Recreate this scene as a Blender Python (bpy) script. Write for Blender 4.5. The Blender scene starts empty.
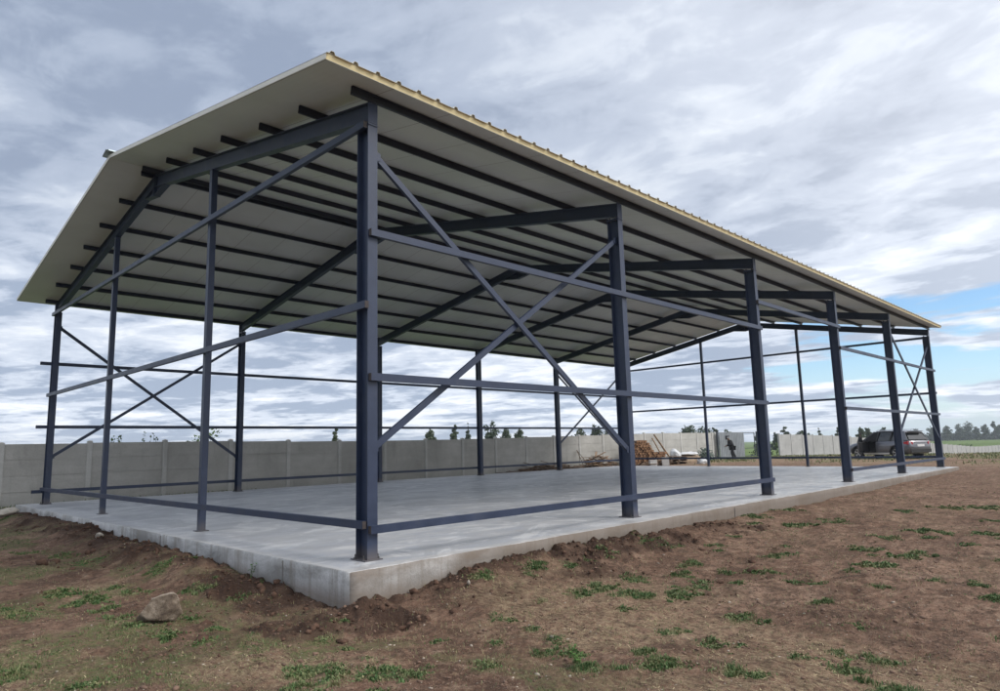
import bpy, bmesh, math, random
import numpy as np
from mathutils import Vector, Matrix
R = math.radians
PI = math.pi
scene = bpy.context.scene
C = scene.collection
rng = np.random.default_rng(7)
random.seed(7)

# ------------------------------------------------------------------ helpers
class MB:
    def __init__(s): s.v = []; s.f = []
    def poly(s, vs, fs):
        n = len(s.v); s.v += [tuple(p) for p in vs]; s.f += [tuple(i + n for i in f) for f in fs]
    def box(s, x0, x1, y0, y1, z0, z1):
        s.poly([(x0,y0,z0),(x1,y0,z0),(x1,y1,z0),(x0,y1,z0),(x0,y0,z1),(x1,y0,z1),(x1,y1,z1),(x0,y1,z1)],
               [(0,3,2,1),(4,5,6,7),(0,1,5,4),(1,2,6,5),(2,3,7,6),(3,0,4,7)])
    def bar(s, p, q, w, h, up=(0,0,1)):
        p = Vector(p); q = Vector(q); d = (q-p).normalized(); u = Vector(up)
        sd = d.cross(u).normalized(); u = sd.cross(d).normalized()
        vs = []
        for o in (p, q):
            for a, b in ((-1,-1),(1,-1),(1,1),(-1,1)): vs.append(o + sd*(a*w/2) + u*(b*h/2))
        s.poly(vs, [(0,1,2,3),(7,6,5,4),(0,4,5,1),(1,5,6,2),(2,6,7,3),(3,7,4,0)])
    def extrude(s, prof, p, q, up=(0,0,1)):
        # prof: (side, up) outline, extruded from p to q
        p = Vector(p); q = Vector(q); d = (q-p).normalized(); u = Vector(up)
        sd = d.cross(u).normalized(); u = sd.cross(d).normalized(); n = len(prof)
        vs = [p + sd*a + u*b for a, b in prof] + [q + sd*a + u*b for a, b in prof]
        fs = [tuple(range(n)), tuple(range(2*n-1, n-1, -1))] + [(i, i+n, (i+1) % n + n, (i+1) % n) for i in range(n)]
        s.poly(vs, fs)
    def tube(s, pts, rads, n=8, cap=True):
        rings = []; base = len(s.v)
        pts = [Vector(p) for p in pts]
        for i, p in enumerate(pts):
            d = (pts[min(i+1, len(pts)-1)] - pts[max(i-1, 0)]).normalized()
            a = Vector((0,0,1)) if abs(d.z) < .9 else Vector((1,0,0))
            sd = d.cross(a).normalized(); u = sd.cross(d).normalized()
            r = rads[i] if hasattr(rads, '__len__') else rads
            for k in range(n):
                t = 2*PI*k/n; s.v.append(tuple(p + sd*(r*math.cos(t)) + u*(r*math.sin(t))))
        for i in range(len(pts)-1):
            for k in range(n):
                a = base+i*n+k; b = base+i*n+(k+1) % n
                s.f.append((a, b, b+n, a+n))
        if cap:
            s.f.append(tuple(base+k for k in range(n))[::-1]); e = base+(len(pts)-1)*n
            s.f.append(tuple(e+k for k in range(n)))
    def build(s, name, mat, parent=None, smooth=False, loc=None):
        me = bpy.data.meshes.new(name); me.from_pydata(s.v, [], s.f)
        bm = bmesh.new(); bm.from_mesh(me); bmesh.ops.recalc_face_normals(bm, faces=bm.faces); bm.to_mesh(me); bm.free()
        return link(name, me, mat, parent, smooth, loc)

def link(name, me, mat, parent=None, smooth=False, loc=None):
    if mat: me.materials.append(mat)
    if smooth: me.polygons.foreach_set('use_smooth', [True]*len(me.polygons))
    o = bpy.data.objects.new(name, me); C.objects.link(o)
    if parent: o.parent = parent
    if loc: o.location = loc
    return o

def np_mesh(name, V, F, mat, parent=None, smooth=False):
    V = np.asarray(V, dtype=np.float32); F = np.asarray(F, dtype=np.int32)
    me = bpy.data.meshes.new(name); k = F.shape[1]
    me.vertices.add(len(V)); me.vertices.foreach_set('co', V.ravel())
    me.loops.add(F.size); me.loops.foreach_set('vertex_index', F.ravel())
    me.polygons.add(len(F)); me.polygons.foreach_set('loop_start', np.arange(0, F.size, k, dtype=np.int32))
    me.update(calc_edges=True); me.validate()
    return link(name, me, mat, parent, smooth)

def tag(o, label=None, cat=None, group=None, kind=None):
    if label: o['label'] = label
    if cat: o['category'] = cat
    if group: o['group'] = group
    if kind: o['kind'] = kind
    return o

def empty(name, loc, label, cat, group=None, rz=0):
    o = bpy.data.objects.new(name, None); C.objects.link(o); o.location = loc; o.rotation_euler = (0,0,rz)
    o.empty_display_size = .3
    return tag(o, label, cat, group)

def copy_tree(o, parent=None):
    c = o.copy(); C.objects.link(c); c.parent = parent
    for ch in [x for x in o.children]: copy_tree(ch, c)
    return c

# vectorised noise ------------------------------------------------------------
def _h(ix, iy, s):
    n = (ix.astype(np.int64)*374761393 + iy.astype(np.int64)*668265263 + s*2147483647) & 0xffffffff
    n = ((n ^ (n >> 13))*1274126177) & 0xffffffff
    return ((n ^ (n >> 16)) & 0xffff)/65535.0
def vnoise(x, y, s=0):
    x = np.asarray(x, float); y = np.asarray(y, float)
    ix = np.floor(x); iy = np.floor(y); fx = x-ix; fy = y-iy
    fx = fx*fx*fx*(fx*(fx*6-15)+10); fy = fy*fy*fy*(fy*(fy*6-15)+10)
    ix = ix.astype(np.int64); iy = iy.astype(np.int64)
    a = _h(ix,iy,s); b = _h(ix+1,iy,s); c = _h(ix,iy+1,s); d = _h(ix+1,iy+1,s)
    return (a*(1-fx)+b*fx)*(1-fy) + (c*(1-fx)+d*fx)*fy - .5
def fbm(x, y, oct=4, s=0, g=.5):
    t = 0; a = 1; 
    for i in range(oct):
        c, n = math.cos(.6*i), math.sin(.6*i)
        t = t + a*vnoise((c*x-n*y)*2**i, (n*x+c*y)*2**i, s+i*17); a *= g
    return t
def sstep(a, b, x):
    t = np.clip((x-a)/(b-a), 0, 1); return t*t*(3-2*t)

# materials -------------------------------------------------------------------
class M:
    def __init__(s, name):
        s.m = bpy.data.materials.new(name); s.m.use_nodes = True; s.t = s.m.node_tree; s.n = s.t.nodes
        s.b = s.n['Principled BSDF']; s.tc = s.n.new('ShaderNodeTexCoord')
        s.geo = s.n.new('ShaderNodeNewGeometry')
    def l(s, a, b): s.t.links.new(a, b)
    def noise(s, scale, detail=4, rough=.55, vec=None, dist=0, world=False):
        n = s.n.new('ShaderNodeTexNoise'); n.inputs['Scale'].default_value = scale; n.inputs['Detail'].default_value = detail
        n.inputs['Roughness'].default_value = rough; n.inputs['Distortion'].default_value = dist
        s.l(vec if vec is not None else (s.geo.outputs['Position'] if world else s.tc.outputs['Object']), n.inputs['Vector'])
        return n.outputs['Fac']
    def vor(s, scale, vec=None, feat='F1'):
        n = s.n.new('ShaderNodeTexVoronoi'); n.inputs['Scale'].default_value = scale; n.feature = feat
        s.l(vec if vec is not None else s.geo.outputs['Position'], n.inputs['Vector']); return n
    def map(s, scale=(1,1,1), rot=(0,0,0), world=True):
        n = s.n.new('ShaderNodeMapping'); n.inputs['Scale'].default_value = scale; n.inputs['Rotation'].default_value = rot
        s.l(s.geo.outputs['Position'] if world else s.tc.outputs['Object'], n.inputs['Vector']); return n.outputs['Vector']
    def ramp(s, fac, stops, interp='LINEAR'):
        n = s.n.new('ShaderNodeValToRGB'); n.color_ramp.interpolation = interp
        e = n.color_ramp.elements
        while len(e) < len(stops): e.new(.5)
        for i, (p, c) in enumerate(stops):
            e[i].position = p
            if not hasattr(c, '__len__'): c = (c, c, c)
            e[i].color = (*c[:3], 1)
        s.l(fac, n.inputs['Fac']); return n.outputs['Color']
    def mix(s, f, a, b, mode='MIX'):
        n = s.n.new('ShaderNodeMix'); n.data_type = 'RGBA'; n.blend_type = mode; n.clamp_factor = True
        for v, i in ((f, 0), (a, 6), (b, 7)):
            if hasattr(v, 'links'): s.l(v, n.inputs[i])
            elif hasattr(v, '__len__'): n.inputs[i].default_value = (*v[:3], 1)
            else: n.inputs[i].default_value = v if i == 0 else (v, v, v, 1)
        return n.outputs[2]
    def math(s, op, a, b=0, clamp=False):
        n = s.n.new('ShaderNodeMath'); n.operation = op; n.use_clamp = clamp
        for v, i in ((a, 0), (b, 1)):
            if hasattr(v, 'links'): s.l(v, n.inputs[i])
            else: n.inputs[i].default_value = v
        return n.outputs[0]
    def attr(s, name):
        n = s.n.new('ShaderNodeAttribute'); n.attribute_name = name; return n
    def sep(s, v):
        n = s.n.new('ShaderNodeSeparateXYZ'); s.l(v, n.inputs[0]); return n.outputs
    def bump(s, h, strength=.3, dist=.01):
        n = s.n.new('ShaderNodeBump'); n.inputs['Strength'].default_value = strength; n.inputs['Distance'].default_value = dist
        s.l(h, n.inputs['Height']); s.l(n.outputs[0], s.b.inputs['Normal'])
    def col(s, c):
        if hasattr(c, 'links'): s.l(c, s.b.inputs['Base Color'])
        else: s.b.inputs['Base Color'].default_value = (*c, 1)
        return s
    def set(s, rough=None, metal=None, spec=None):
        for k, v in (('Roughness', rough), ('Metallic', metal), ('Specular IOR Level', spec)):
            if v is None: continue
            if hasattr(v, 'links'): s.l(v, s.b.inputs[k])
            else: s.b.inputs[k].default_value = v
        return s

def simple(name, c, rough=.7, var=.12, scale=6, metal=0, spec=.5, bump=0, world=False):
    m = M(name); n = m.noise(scale, 5, world=world)
    lo = tuple(x*(1-var) for x in c); hi = tuple(min(1, x*(1+var)) for x in c)
    m.col(m.ramp(n, [(.3, lo), (.7, hi)])).set(rough, metal, spec)
    if bump: m.bump(m.noise(scale*4, 4, world=world), bump, .01)
    return m.m

# painted steel
def steel_mat():
    m = M('painted_steel'); n = m.noise(3.5, 6, .6, world=True); d = m.noise(38, 3, .7, world=True)
    c = m.ramp(n, [(.3, (.016,.027,.060)), (.7, (.028,.043,.088))])
    c = m.mix(m.ramp(d, [(.60, 0), (.72, .4)]), c, (.075,.09,.13))      # scuffs and dust
    c = m.mix(m.ramp(m.noise(1.3, 7, .75, world=True), [(.55, 0), (.72, .22)]), c, (.10,.105,.125))
    c = m.mix(m.ramp(m.noise(14, 6, .8, world=True), [(.68, 0), (.74, .8)]), c, (.10,.055,.035))
    zz = m.sep(m.geo.outputs['Position'])[2]
    c = m.mix(m.ramp(m.math('ADD', zz, m.math('MULTIPLY', n, .25)), [(.12, .55), (.34, 0)]), c, (.17,.145,.125))
    m.col(c).set(m.ramp(n, [(.3, .38), (.7, .55)]), 0, .5); m.bump(m.noise(60, 2, world=True), .06, .002)
    return m.m
MAT = {}
MAT['steel'] = steel_mat()
MAT['steel_dark'] = simple('primed_steel', (.016,.022,.042), .5, .2, 5, world=True)
MAT['bolt'] = simple('bolt_steel', (.06,.055,.055), .5, .3, 40)
MAT['cut_end'] = simple('rusty_cut_end', (.05,.042,.042), .9, .3, 30)
def liner_mat():
    m = M('white_liner_sheet'); n = m.noise(.35, 4, .6, world=True); d = m.noise(2.2, 5, .7, m.map((.25, 1.2, 1)))
    c = m.ramp(n, [(.35, (.50,.535,.525)), (.65, (.60,.635,.625))])
    c = m.mix(m.ramp(d, [(.55, 0), (.8, .28)]), c, (.40,.43,.41))
    x = m.sep(m.geo.outputs['Position'])[0]
    fr = m.math('FRACT', m.math('ADD', x, .27))
    seam = m.math('LESS_THAN', fr, .012)
    c = m.mix(seam, c, (.26,.26,.25))
    w = m.math('SINE', m.math('MULTIPLY', x, 2*PI*10))                   # fine lining of the sheet
    m.col(c).set(.42, 0, .5); m.bump(w, .12, .002); return m.m
MAT['liner'] = liner_mat()
MAT['sheet'] = simple('roof_sheet', (.66,.64,.57), .45, .06, 2, world=True)
MAT['foam'] = simple('yellow_foam_core', (.74,.63,.38), .9, .10, 9, bump=.3, world=True)
MAT['rib_end'] = simple('rib_end', (.42,.38,.29), .8, .15, 9, world=True)
MAT['edge'] = simple('pale_edge_trim', (.74,.72,.66), .5, .05, 3, world=True)
MAT['galv'] = simple('galvanised_sheet', (.36,.43,.46), .35, .15, 4, metal=.4, world=True)

def concrete_top():
    m = M('troweled_concrete')
    a = m.noise(.22, 6, .6, m.map((1, 2.6, 1), (0,0,.5)), dist=.6)
    b = m.noise(1.5, 7, .65, m.map((1, 3.2, 1), (0,0,-.35)), dist=1.2)
    c = m.noise(34, 5, .7, world=True); e = m.noise(.9, 5, .6, m.map((1,1,1), (0,0,.2)), dist=2.0)
    col = m.ramp(a, [(.40, (.345,.355,.375)), (.5, (.46,.465,.48)), (.60, (.585,.59,.595))])
    col = m.mix(m.ramp(b, [(.42, .8), (.54, 0)]), col, (.31,.325,.36))
    col = m.mix(m.ramp(e, [(.51, 0), (.60, .75)]), col, (.62,.625,.63))
    w1 = m.noise(.55, 8, .7, m.map((1.0, 3.6, 1), (0,0,.9)), dist=2.4)
    col = m.mix(m.ramp(w1, [(.545, 0), (.60, .45), (.68, .1)]), col, (.30,.31,.335))
    s1 = m.noise(.32, 6, .62, m.map((1, 1.4, 1), (0,0,.3)), dist=1.4)
    col = m.mix(m.ramp(s1, [(.56, 0), (.61, .55), (.7, .3)]), col, (.27,.28,.30))
    col = m.mix(m.ramp(m.noise(3.3, 7, .75, world=True, dist=.8), [(.60, 0), (.70, .45)]), col, (.36,.31,.26))
    edge = m.sep(m.geo.outputs['Position']); ey = m.math('ADD', edge[1], m.math('MULTIPLY', b, .5)); ex = m.math('ADD', edge[0], m.math('MULTIPLY', b, .5))
    col = m.mix(m.math('MAXIMUM', m.math('MULTIPLY', m.math('LESS_THAN', ey, -.02), .45), m.math('MULTIPLY', m.math('LESS_THAN', ex, .42), .3)), col, (.50,.47,.43))
    col = m.mix(m.ramp(c, [(.3, .28), (.6, 0)]), col, (.25,.25,.26))
    m.col(col).set(m.ramp(b, [(.4, .34), (.62, .62)]), 0, .5)
    m.bump(m.math('ADD', m.math('MULTIPLY', b, .5), m.math('MULTIPLY', c, .2)), .25, .01); return m.m
def concrete_side():
    m = M('cast_concrete_edge'); z = m.sep(m.geo.outputs['Position'])
    a = m.noise(.9, 6, .65, m.map((1,1,2.2)), dist=.5); v = m.noise(2.4, 5, .7, m.map((1.4, 1.4, .12)))
    c = m.noise(40, 5, .7, world=True)
    col = m.ramp(a, [(.36, (.27,.265,.255)), (.5, (.45,.45,.445)), (.62, (.60,.60,.60))])
    col = m.mix(m.ramp(v, [(.50, 0), (.62, .7)]), col, (.26,.24,.21))
    # dried soil splashed on the side facing the yard
    south = m.math('LESS_THAN', z[1], -.45)
    dirt = m.math('MULTIPLY', south, m.ramp(m.noise(1.1, 4, .6, m.map((.6,1,1.4))), [(.38, .1), (.62, .85)]))
    dirt = m.math('MAXIMUM', dirt, m.math('MULTIPLY', south, m.ramp(m.math('MULTIPLY', z[0], .1), [(.10, .35), (.28, .85)])))
    col = m.mix(dirt, col, (.165,.128,.098))
    low = m.math('ADD', m.math('MULTIPLY', z[2], -1), m.math('MULTIPLY', a, .35))
    col = m.mix(m.ramp(low, [(.36, 0), (.52, .7)]), col, (.18,.135,.10))
    col = m.mix(m.ramp(c, [(.28, .45), (.5, 0)]), col, (.16,.155,.15))
    m.col(col).set(.85, 0, .3); m.bump(m.math('ADD', c, a), .45, .012); return m.m
MAT['ctop'] = concrete_top(); MAT['cside'] = concrete_side()

def fence_mat(name, c0, c1, c2):
    m = M(name); a = m.noise(.55, 6, .65, world=True, dist=.6); c = m.noise(30, 5, .7, world=True)
    v = m.noise(1.6, 5, .7, m.map((1.5, 1.5, .35))); p = m.noise(2.5, 3, .5, m.map((.42,1,1.9)))
    col = m.ramp(a, [(.3, c0), (.5, c1), (.7, c2)])
    col = m.mix(m.ramp(p, [(.4, .3), (.6, 0)]), col, c0)
    col = m.mix(m.ramp(v, [(.55, 0), (.75, .45)]), col, tuple(x*.65 for x in c0))
    col = m.mix(m.ramp(c, [(.3, .3), (.55, 0)]), col, tuple(x*.6 for x in c0))
    m.col(col).set(.9, 0, .2); m.bump(m.math('ADD', c, v), .35, .01); return m.m
MAT['fence'] = fence_mat('fence_concrete', (.35,.345,.325), (.455,.45,.425), (.53,.525,.50))
MAT['fence_post'] = fence_mat('fence_post_concrete', (.43,.43,.41), (.53,.53,.51), (.60,.60,.58))
MAT['fence_light'] = fence_mat('pale_fence_concrete', (.36,.365,.36), (.42,.425,.42), (.48,.485,.48))

def ground_mat():
    m = M('bare_soil'); a = m.attr('mask'); r = m.sep(a.outputs['Vector']) if False else None
    sp = m.n.new('ShaderNodeSeparateColor'); m.l(a.outputs['Color'], sp.inputs[0]); G, W, F = sp.outputs
    b = m.attr('mask2'); sp2 = m.n.new('ShaderNodeSeparateColor'); m.l(b.outputs['Color'], sp2.inputs[0]); D, _, _ = sp2.outputs
    n1 = m.noise(.7, 8, .68, world=True, dist=.4); n2 = m.noise(5, 7, .7, world=True, dist=.3); n3 = m.noise(42, 5, .75, world=True)
    n4 = m.noise(160, 3, .7, world=True)
    col = m.ramp(n1, [(.34, (.125,.070,.050)), (.46, (.200,.115,.080)), (.56, (.260,.158,.112)), (.68, (.34,.225,.165))])
    col = m.mix(m.ramp(n2, [(.40, .9), (.51, 0)]), col, (.090,.056,.040))
    col = m.mix(m.ramp(n2, [(.54, 0), (.68, .7)]), col, (.42,.31,.22))
    mo = m.noise(15, 6, .78, world=True, dist=.5)
    col = m.mix(m.ramp(mo, [(.40, .8), (.49, 0)]), col, (.095,.060,.043))
    col = m.mix(m.ramp(mo, [(.53, 0), (.62, .55)]), col, (.39,.265,.185))
    sk = m.noise(2.6, 7, .75, m.map((1, 3.2, 1), (0,0,.35)), dist=1.0)
    col = m.mix(m.ramp(sk, [(.38, .6), (.48, 0)]), col, (.115,.075,.055))
    # dry straw coloured litter
    st = m.noise(26, 6, .8, m.map((1, .35, 1), (0,0,.7)))
    dryf = m.math('MULTIPLY', D, m.ramp(st, [(.44, 0), (.60, .85)]))
    col = m.mix(dryf, col, (.42,.33,.205))
    # short green growth
    gf = m.math('MULTIPLY', G, m.ramp(mo, [(.43, .05), (.56, .85)]))
    gc = m.ramp(m.noise(60, 3, .7, world=True), [(.35, (.055,.090,.028)), (.65, (.16,.19,.075))])
    speck = m.noise(95, 3, .8, world=True)
    col = m.mix(m.ramp(speck, [(.60, 0), (.66, .8)]), col, (.44,.36,.25))
    col = m.mix(gf, col, gc)
    # freshly dug moist soil
    wc = m.ramp(n3, [(.3, (.030,.019,.015)), (.7, (.085,.050,.036))])
    col = m.mix(W, col, wc)
    # pebbly grain
    v = m.vor(55); col = m.mix(m.math('MULTIPLY', m.ramp(v.outputs['Distance'], [(.10, .75), (.22, 0)]), m.ramp(m.noise(3, 2, world=True), [(.5, 0), (.62, 1)])), col, (.42,.36,.29))
    col = m.mix(m.ramp(n4, [(.36, .6), (.52, 0)]), col, (.05,.034,.025))
    # sown field beyond the wall
    fn = m.noise(.02, 5, .6, m.map((1,1,1), (0,0,.4)))
    fc = m.ramp(fn, [(.35, (.085,.135,.030)), (.65, (.150,.215,.050))])
    fc = m.mix(m.ramp(n1, [(.4, .3), (.6, 0)]), fc, (.07,.10,.03))
    col = m.mix(F, col, fc)
    m.col(col).set(.95, 0, .15)
    h = m.math('ADD', m.math('MULTIPLY', n2, .6), m.math('ADD', m.math('MULTIPLY', n3, .35), m.math('MULTIPLY', n4, .12)))
    m.bump(h, 1.0, .06); return m.m
MAT['ground'] = ground_mat()

def leafy(name, c0, c1, scale=3):
    m = M(name); n = m.noise(scale, 3, .6, world=True)
    m.col(m.ramp(n, [(.3, c0), (.7, c1)])).set(.75, 0, .2)
    return m.m
def grass_mat():
    m = M('grass_blades'); a = m.attr('tone')
    m.col(m.mix(a.outputs['Fac'], m.mix(m.noise(2.5, 3, world=True), (.034,.088,.024), (.066,.135,.036)), (.34,.295,.16))).set(.6, 0, .3)
    return m.m
MAT['grass'] = grass_mat()
MAT['clod'] = (lambda m: (m.col(m.ramp(m.noise(9, 5, .7, world=True), [(.3, (.048,.029,.022)), (.7, (.15,.09,.064))])).set(.95, 0, .1), m.bump(m.noise(60, 4, world=True), .6, .01), m.m)[-1])(M('clod_soil'))
MAT['pebble'] = simple('pebble_stone', (.34,.29,.235), .85, .35, 5, world=True)
def rock_mat():
    m = M('rock_lit_top'); a = m.noise(6, 8, .7, world=True); b = m.noise(30, 5, .75, world=True); z = m.sep(m.geo.outputs['Normal'])
    c = m.ramp(a, [(.36, (.085,.062,.048)), (.5, (.175,.135,.10)), (.64, (.33,.27,.21))])
    c = m.mix(m.math('MULTIPLY', m.ramp(z[2], [(.35, 0), (.75, .95)]), m.ramp(b, [(.35, .2), (.6, 1)])), c, (.42,.36,.29))  # upward faces paler: light from above painted into the colour
    m.col(c).set(.9, 0, .2); m.bump(m.math('ADD', a, m.math('MULTIPLY', b, .5)), .8, .04); return m.m
MAT['rock'] = rock_mat()
MAT['stone'] = simple('pale_rubble', (.46,.42,.36), .9, .2, 12, bump=.5, world=True)
MAT['bark_far'] = simple('tree_bark', (.09,.075,.06), .9, .2, 8)
MAT['leaf_a'] = leafy('leaf_dull_green', (.060,.080,.050), (.105,.130,.075))
MAT['leaf_b'] = leafy('leaf_dark_green', (.045,.065,.045), (.08,.105,.065))
MAT['leaf_c'] = leafy('leaf_fresh_green', (.055,.095,.030), (.10,.15,.05))
MAT['leaf_blue'] = leafy('leaf_blue_green', (.09,.14,.12), (.16,.21,.18), 2)

# ------------------------------------------------------------------ terrain
AX = [-2500,-300,-30,0,8,20,30,38,45,55,72,105,130,200,900,2600]
AZ = [-2.5,-1.2,-.5,-.42,-.31,-.27,-.15,-.03,-.02,-.1,-.4,-1.65,-2.6,-2.7,-2.5,-2.5]
SX0, SX1, SY0, SY1 = .08, 30.35, -.46, 16.95
def base(x, y):
    z = np.interp(x, AX, AZ)
    z = z + .17*sstep(0, 15, y)*(1-sstep(2, 14, x))
    return z
def rims(x, y):
    s = np.interp(x, [0,.8,1.9,2.6,3.7,5,8,13,19,30], [-.38,-.35,-.21,-.16,-.13,-.17,-.215,-.25,-.235,-.12])
    w = np.interp(y, [0,.7,2,3.7,5.9,8.8,12,16,18], [-.38,-.36,-.33,-.29,-.235,-.18,-.15,-.19,-.22])
    return s, w
def moist(x, y):
    dx = SX0-x; dy = SY0-y
    n = fbm(x*1.3, y*1.3, 4, 31)
    wmask = (1-sstep(.35, 1.05, dx+n*.9))*(dx > -.4)*(y > -1.4)*(y < 17)
    sm = (1-sstep(.3, .95+.3*sstep(0,3,x), dy+n*1.1))*(dy > -.4)*(x > -1)*(1-sstep(5.5, 9.5, x+n*3))
    spots = sstep(.22, .42, fbm(x*.8+9, y*.8, 3, 77))*.55*(1-sstep(6, 12, x))
    return np.clip(np.maximum(np.maximum(wmask, sm), spots*0.6)*(.62+.9*(fbm(x*3, y*3, 3, 5)+.25)), 0, 1)
def height(x, y):
    x = np.asarray(x, float); y = np.asarray(y, float)
    b = base(x, y); s, w = rims(x, y)
    dx = np.maximum(SX0-x, 0); dy = np.maximum(SY0-y, 0)
    inx = (x > SX0) & (x < SX1)
    fs = np.exp(-(dy/.75)**2)*np.where(x < SX0, np.exp(-(dx/.6)**2), 1)*(x < 33)*(y < 5)
    fw = np.exp(-(dx/.55)**2)*np.where(y < SY0, np.exp(-(dy/.6)**2), 1)*(y > -3)*(y < 22)*(x < 5)
    z = b + np.where(dy > 0, (s-b)*fs, 0) + np.where((dx > 0), (w-b)*fw, 0)*np.where(dy > 0, .5, 1)
    z = z + .10*np.exp(-((dx-.5)/.3)**2)*(dx > 0)*sstep(1, 3, y)*(1-sstep(13, 17, y))*(1+1.5*fbm(x*.6, y*.6, 2, 3))
    far = sstep(25, 90, np.hypot(x, y))
    near = 1-sstep(14, 40, np.hypot(x+4, y+7))
    z = z + fbm(x*.45, y*.45, 3, 1)*.07*near + fbm(x*2.1, y*2.1, 4, 9)*.030*near
    m0 = moist(x, y)
    z = z + fbm(x*9, y*9, 4, 21)*(.016+.02*m0)*near + np.maximum(fbm(x*5, y*5, 3, 29)-.10, 0)*(.03+.14*m0)*near
    z = z + fbm(x*1.2+y*.4, y*5-x*1.5, 3, 37)*.030*near*sstep(2, 6, x) + np.maximum(fbm(x*30, y*30, 2, 39), 0)*.014*near + np.maximum(fbm(x*22, y*22, 3, 23), .02)*.022*near
    z = z + fbm(x*.04, y*.04, 3, 2)*.25*far*(1-sstep(200, 500, np.hypot(x, y)))
    m = moist(x, y)
    rid = np.abs(fbm(x*5.5, y*5.5, 4, 41))
    z = z + m*near*(.11*(.35-rid)+.035*fbm(x*16, y*16, 3, 51))
    return z
def gz(x, y): return float(height(np.array([x]), np.array([y]))[0])

PATCH = [(-0.51,14.1,0.13,0.3),(-1.39,7.27,0.14,0.3),(-1.1,6.53,0.15,0.3),(-0.96,5.35,0.11,0.3),(-1.71,2.66,0.17,0.9),(-1.77,3.3,0.12,0.6),(-1.65,1.92,0.09,0.6),(-2.45,2.48,0.11,0.5),(-1.81,1.31,0.07,0.4),(-1.75,0.78,0.06,0.8),(-0.65,1.85,0.11,0.8),(-1.66,0.09,0.09,0.8),(-1.18,0.01,0.08,0.7),(-2.96,-0.12,0.11,0.8),(-2.59,-0.88,0.09,0.8),(-1.33,-1.86,0.11,0.7),(-1.48,-2.32,0.1,0.8),(-0.66,3.22,0.1,0.5),(-0.95,-2.35,0.11,0.9),(-0.72,-2.56,0.1,0.6),(-1.19,-2.19,0.09,0.6),(-1.26,-1.88,0.08,0.6),(1.72,-0.82,0.07,0.8),(2.6,-0.93,0.1,0.7),(0.89,-2.0,0.06,0.4),(0.27,-2.56,0.05,0.5),(-0.26,-2.91,0.06,0.4),(0.35,-3.08,0.06,0.8),(0.14,-3.62,0.09,1.0),(0.46,-3.31,0.06,0.8),(2.51,-2.13,0.11,0.9),(2.24,-2.1,0.08,0.5),(3.14,-2.12,0.11,0.8),(2.42,-2.69,0.1,0.8),(2.28,-2.49,0.09,0.6),(2.06,-2.11,0.09,0.5),(0.33,-3.82,0.03,0.7),(0.81,-3.71,0.03,0.8),(0.64,-3.95,0.04,0.8),(4.11,-0.92,0.07,0.5),(0.78,-2.53,0.04,0.5),(9.7,-0.75,0.17,0.7),(9.27,-1.72,0.15,0.7),(11.41,-0.75,0.18,0.5),(10.27,-2.04,0.18,0.5),(5.54,-0.99,0.19,0.6),(3.89,-2.33,0.08,0.7),(5.88,-2.74,0.09,0.7),(6.92,-3.71,0.1,0.8),(5.61,-4.15,0.1,0.8),(6.68,-4.28,0.15,0.8),(8.16,-3.62,0.1,0.7),(9.42,-3.93,0.15,0.7),(9.34,-4.73,0.19,0.8),(13.93,-3.39,0.22,0.7),(14.24,-3.95,0.22,0.7),(4.33,-3.83,0.07,0.6),(3.39,-4.26,0.06,0.8),(4.65,-3.1,0.1,0.5),(2.7,-2.99,0.11,1.0),(2.48,-2.69,0.08,0.8),(1.55,-3.59,0.06,0.7),(0.65,-4.04,0.09,1.0),(1.44,-4.02,0.05,0.7),(0.82,-4.51,0.06,0.8),(0.8,-4.72,0.04,0.8),(0.78,-3.75,0.04,0.8),(1.47,-4.76,0.07,0.5),(1.43,-5.12,0.06,0.9),(1.86,-4.86,0.07,0.4),(1.83,-5.22,0.07,0.6),(1.16,-5.45,0.1,1.0),(2.32,-3.9,0.1,0.6),(5.06,-5.35,0.07,0.7),(4.37,-5.58,0.08,0.7),(12.77,-2.73,0.17,0.5),(11.74,-4.47,0.11,0.7),(4.75,-2.05,0.11,0.4),(3.34,-2.91,0.07,0.6)]

def grassmask(x, y):
    g = np.zeros_like(x)
    for px, py, r, s in PATCH:
        rr = r*1.5
        d = np.hypot(x-px, y-py)/rr
        g = np.maximum(g, s*(1-sstep(.35, 1.2, d + .5*fbm((x-px)/rr*2, (y-py)/rr*2, 2, 3))))
    west = (1-sstep(-.9, .6, x))*sstep(-.10, .14, fbm(x*1.3+3, y*1.3, 4, 61))*.95*(1-moist(x, y))
    farg = sstep(33, 42, x)*(sstep(-.02, .2, fbm(x*.25, y*.8, 4, 88))*.8)*(1-sstep(53, 62, x)) + sstep(40, 50, x)*(1-sstep(10,19,y)*.0)*.8*sstep(-.3, .1, fbm(x*.15, y*.5, 3, 55))
    back = sstep(17.2, 18.2, y)*.5
    return np.clip(np.maximum(np.maximum(g, west), np.maximum(farg, back)), 0, 1)

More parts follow.
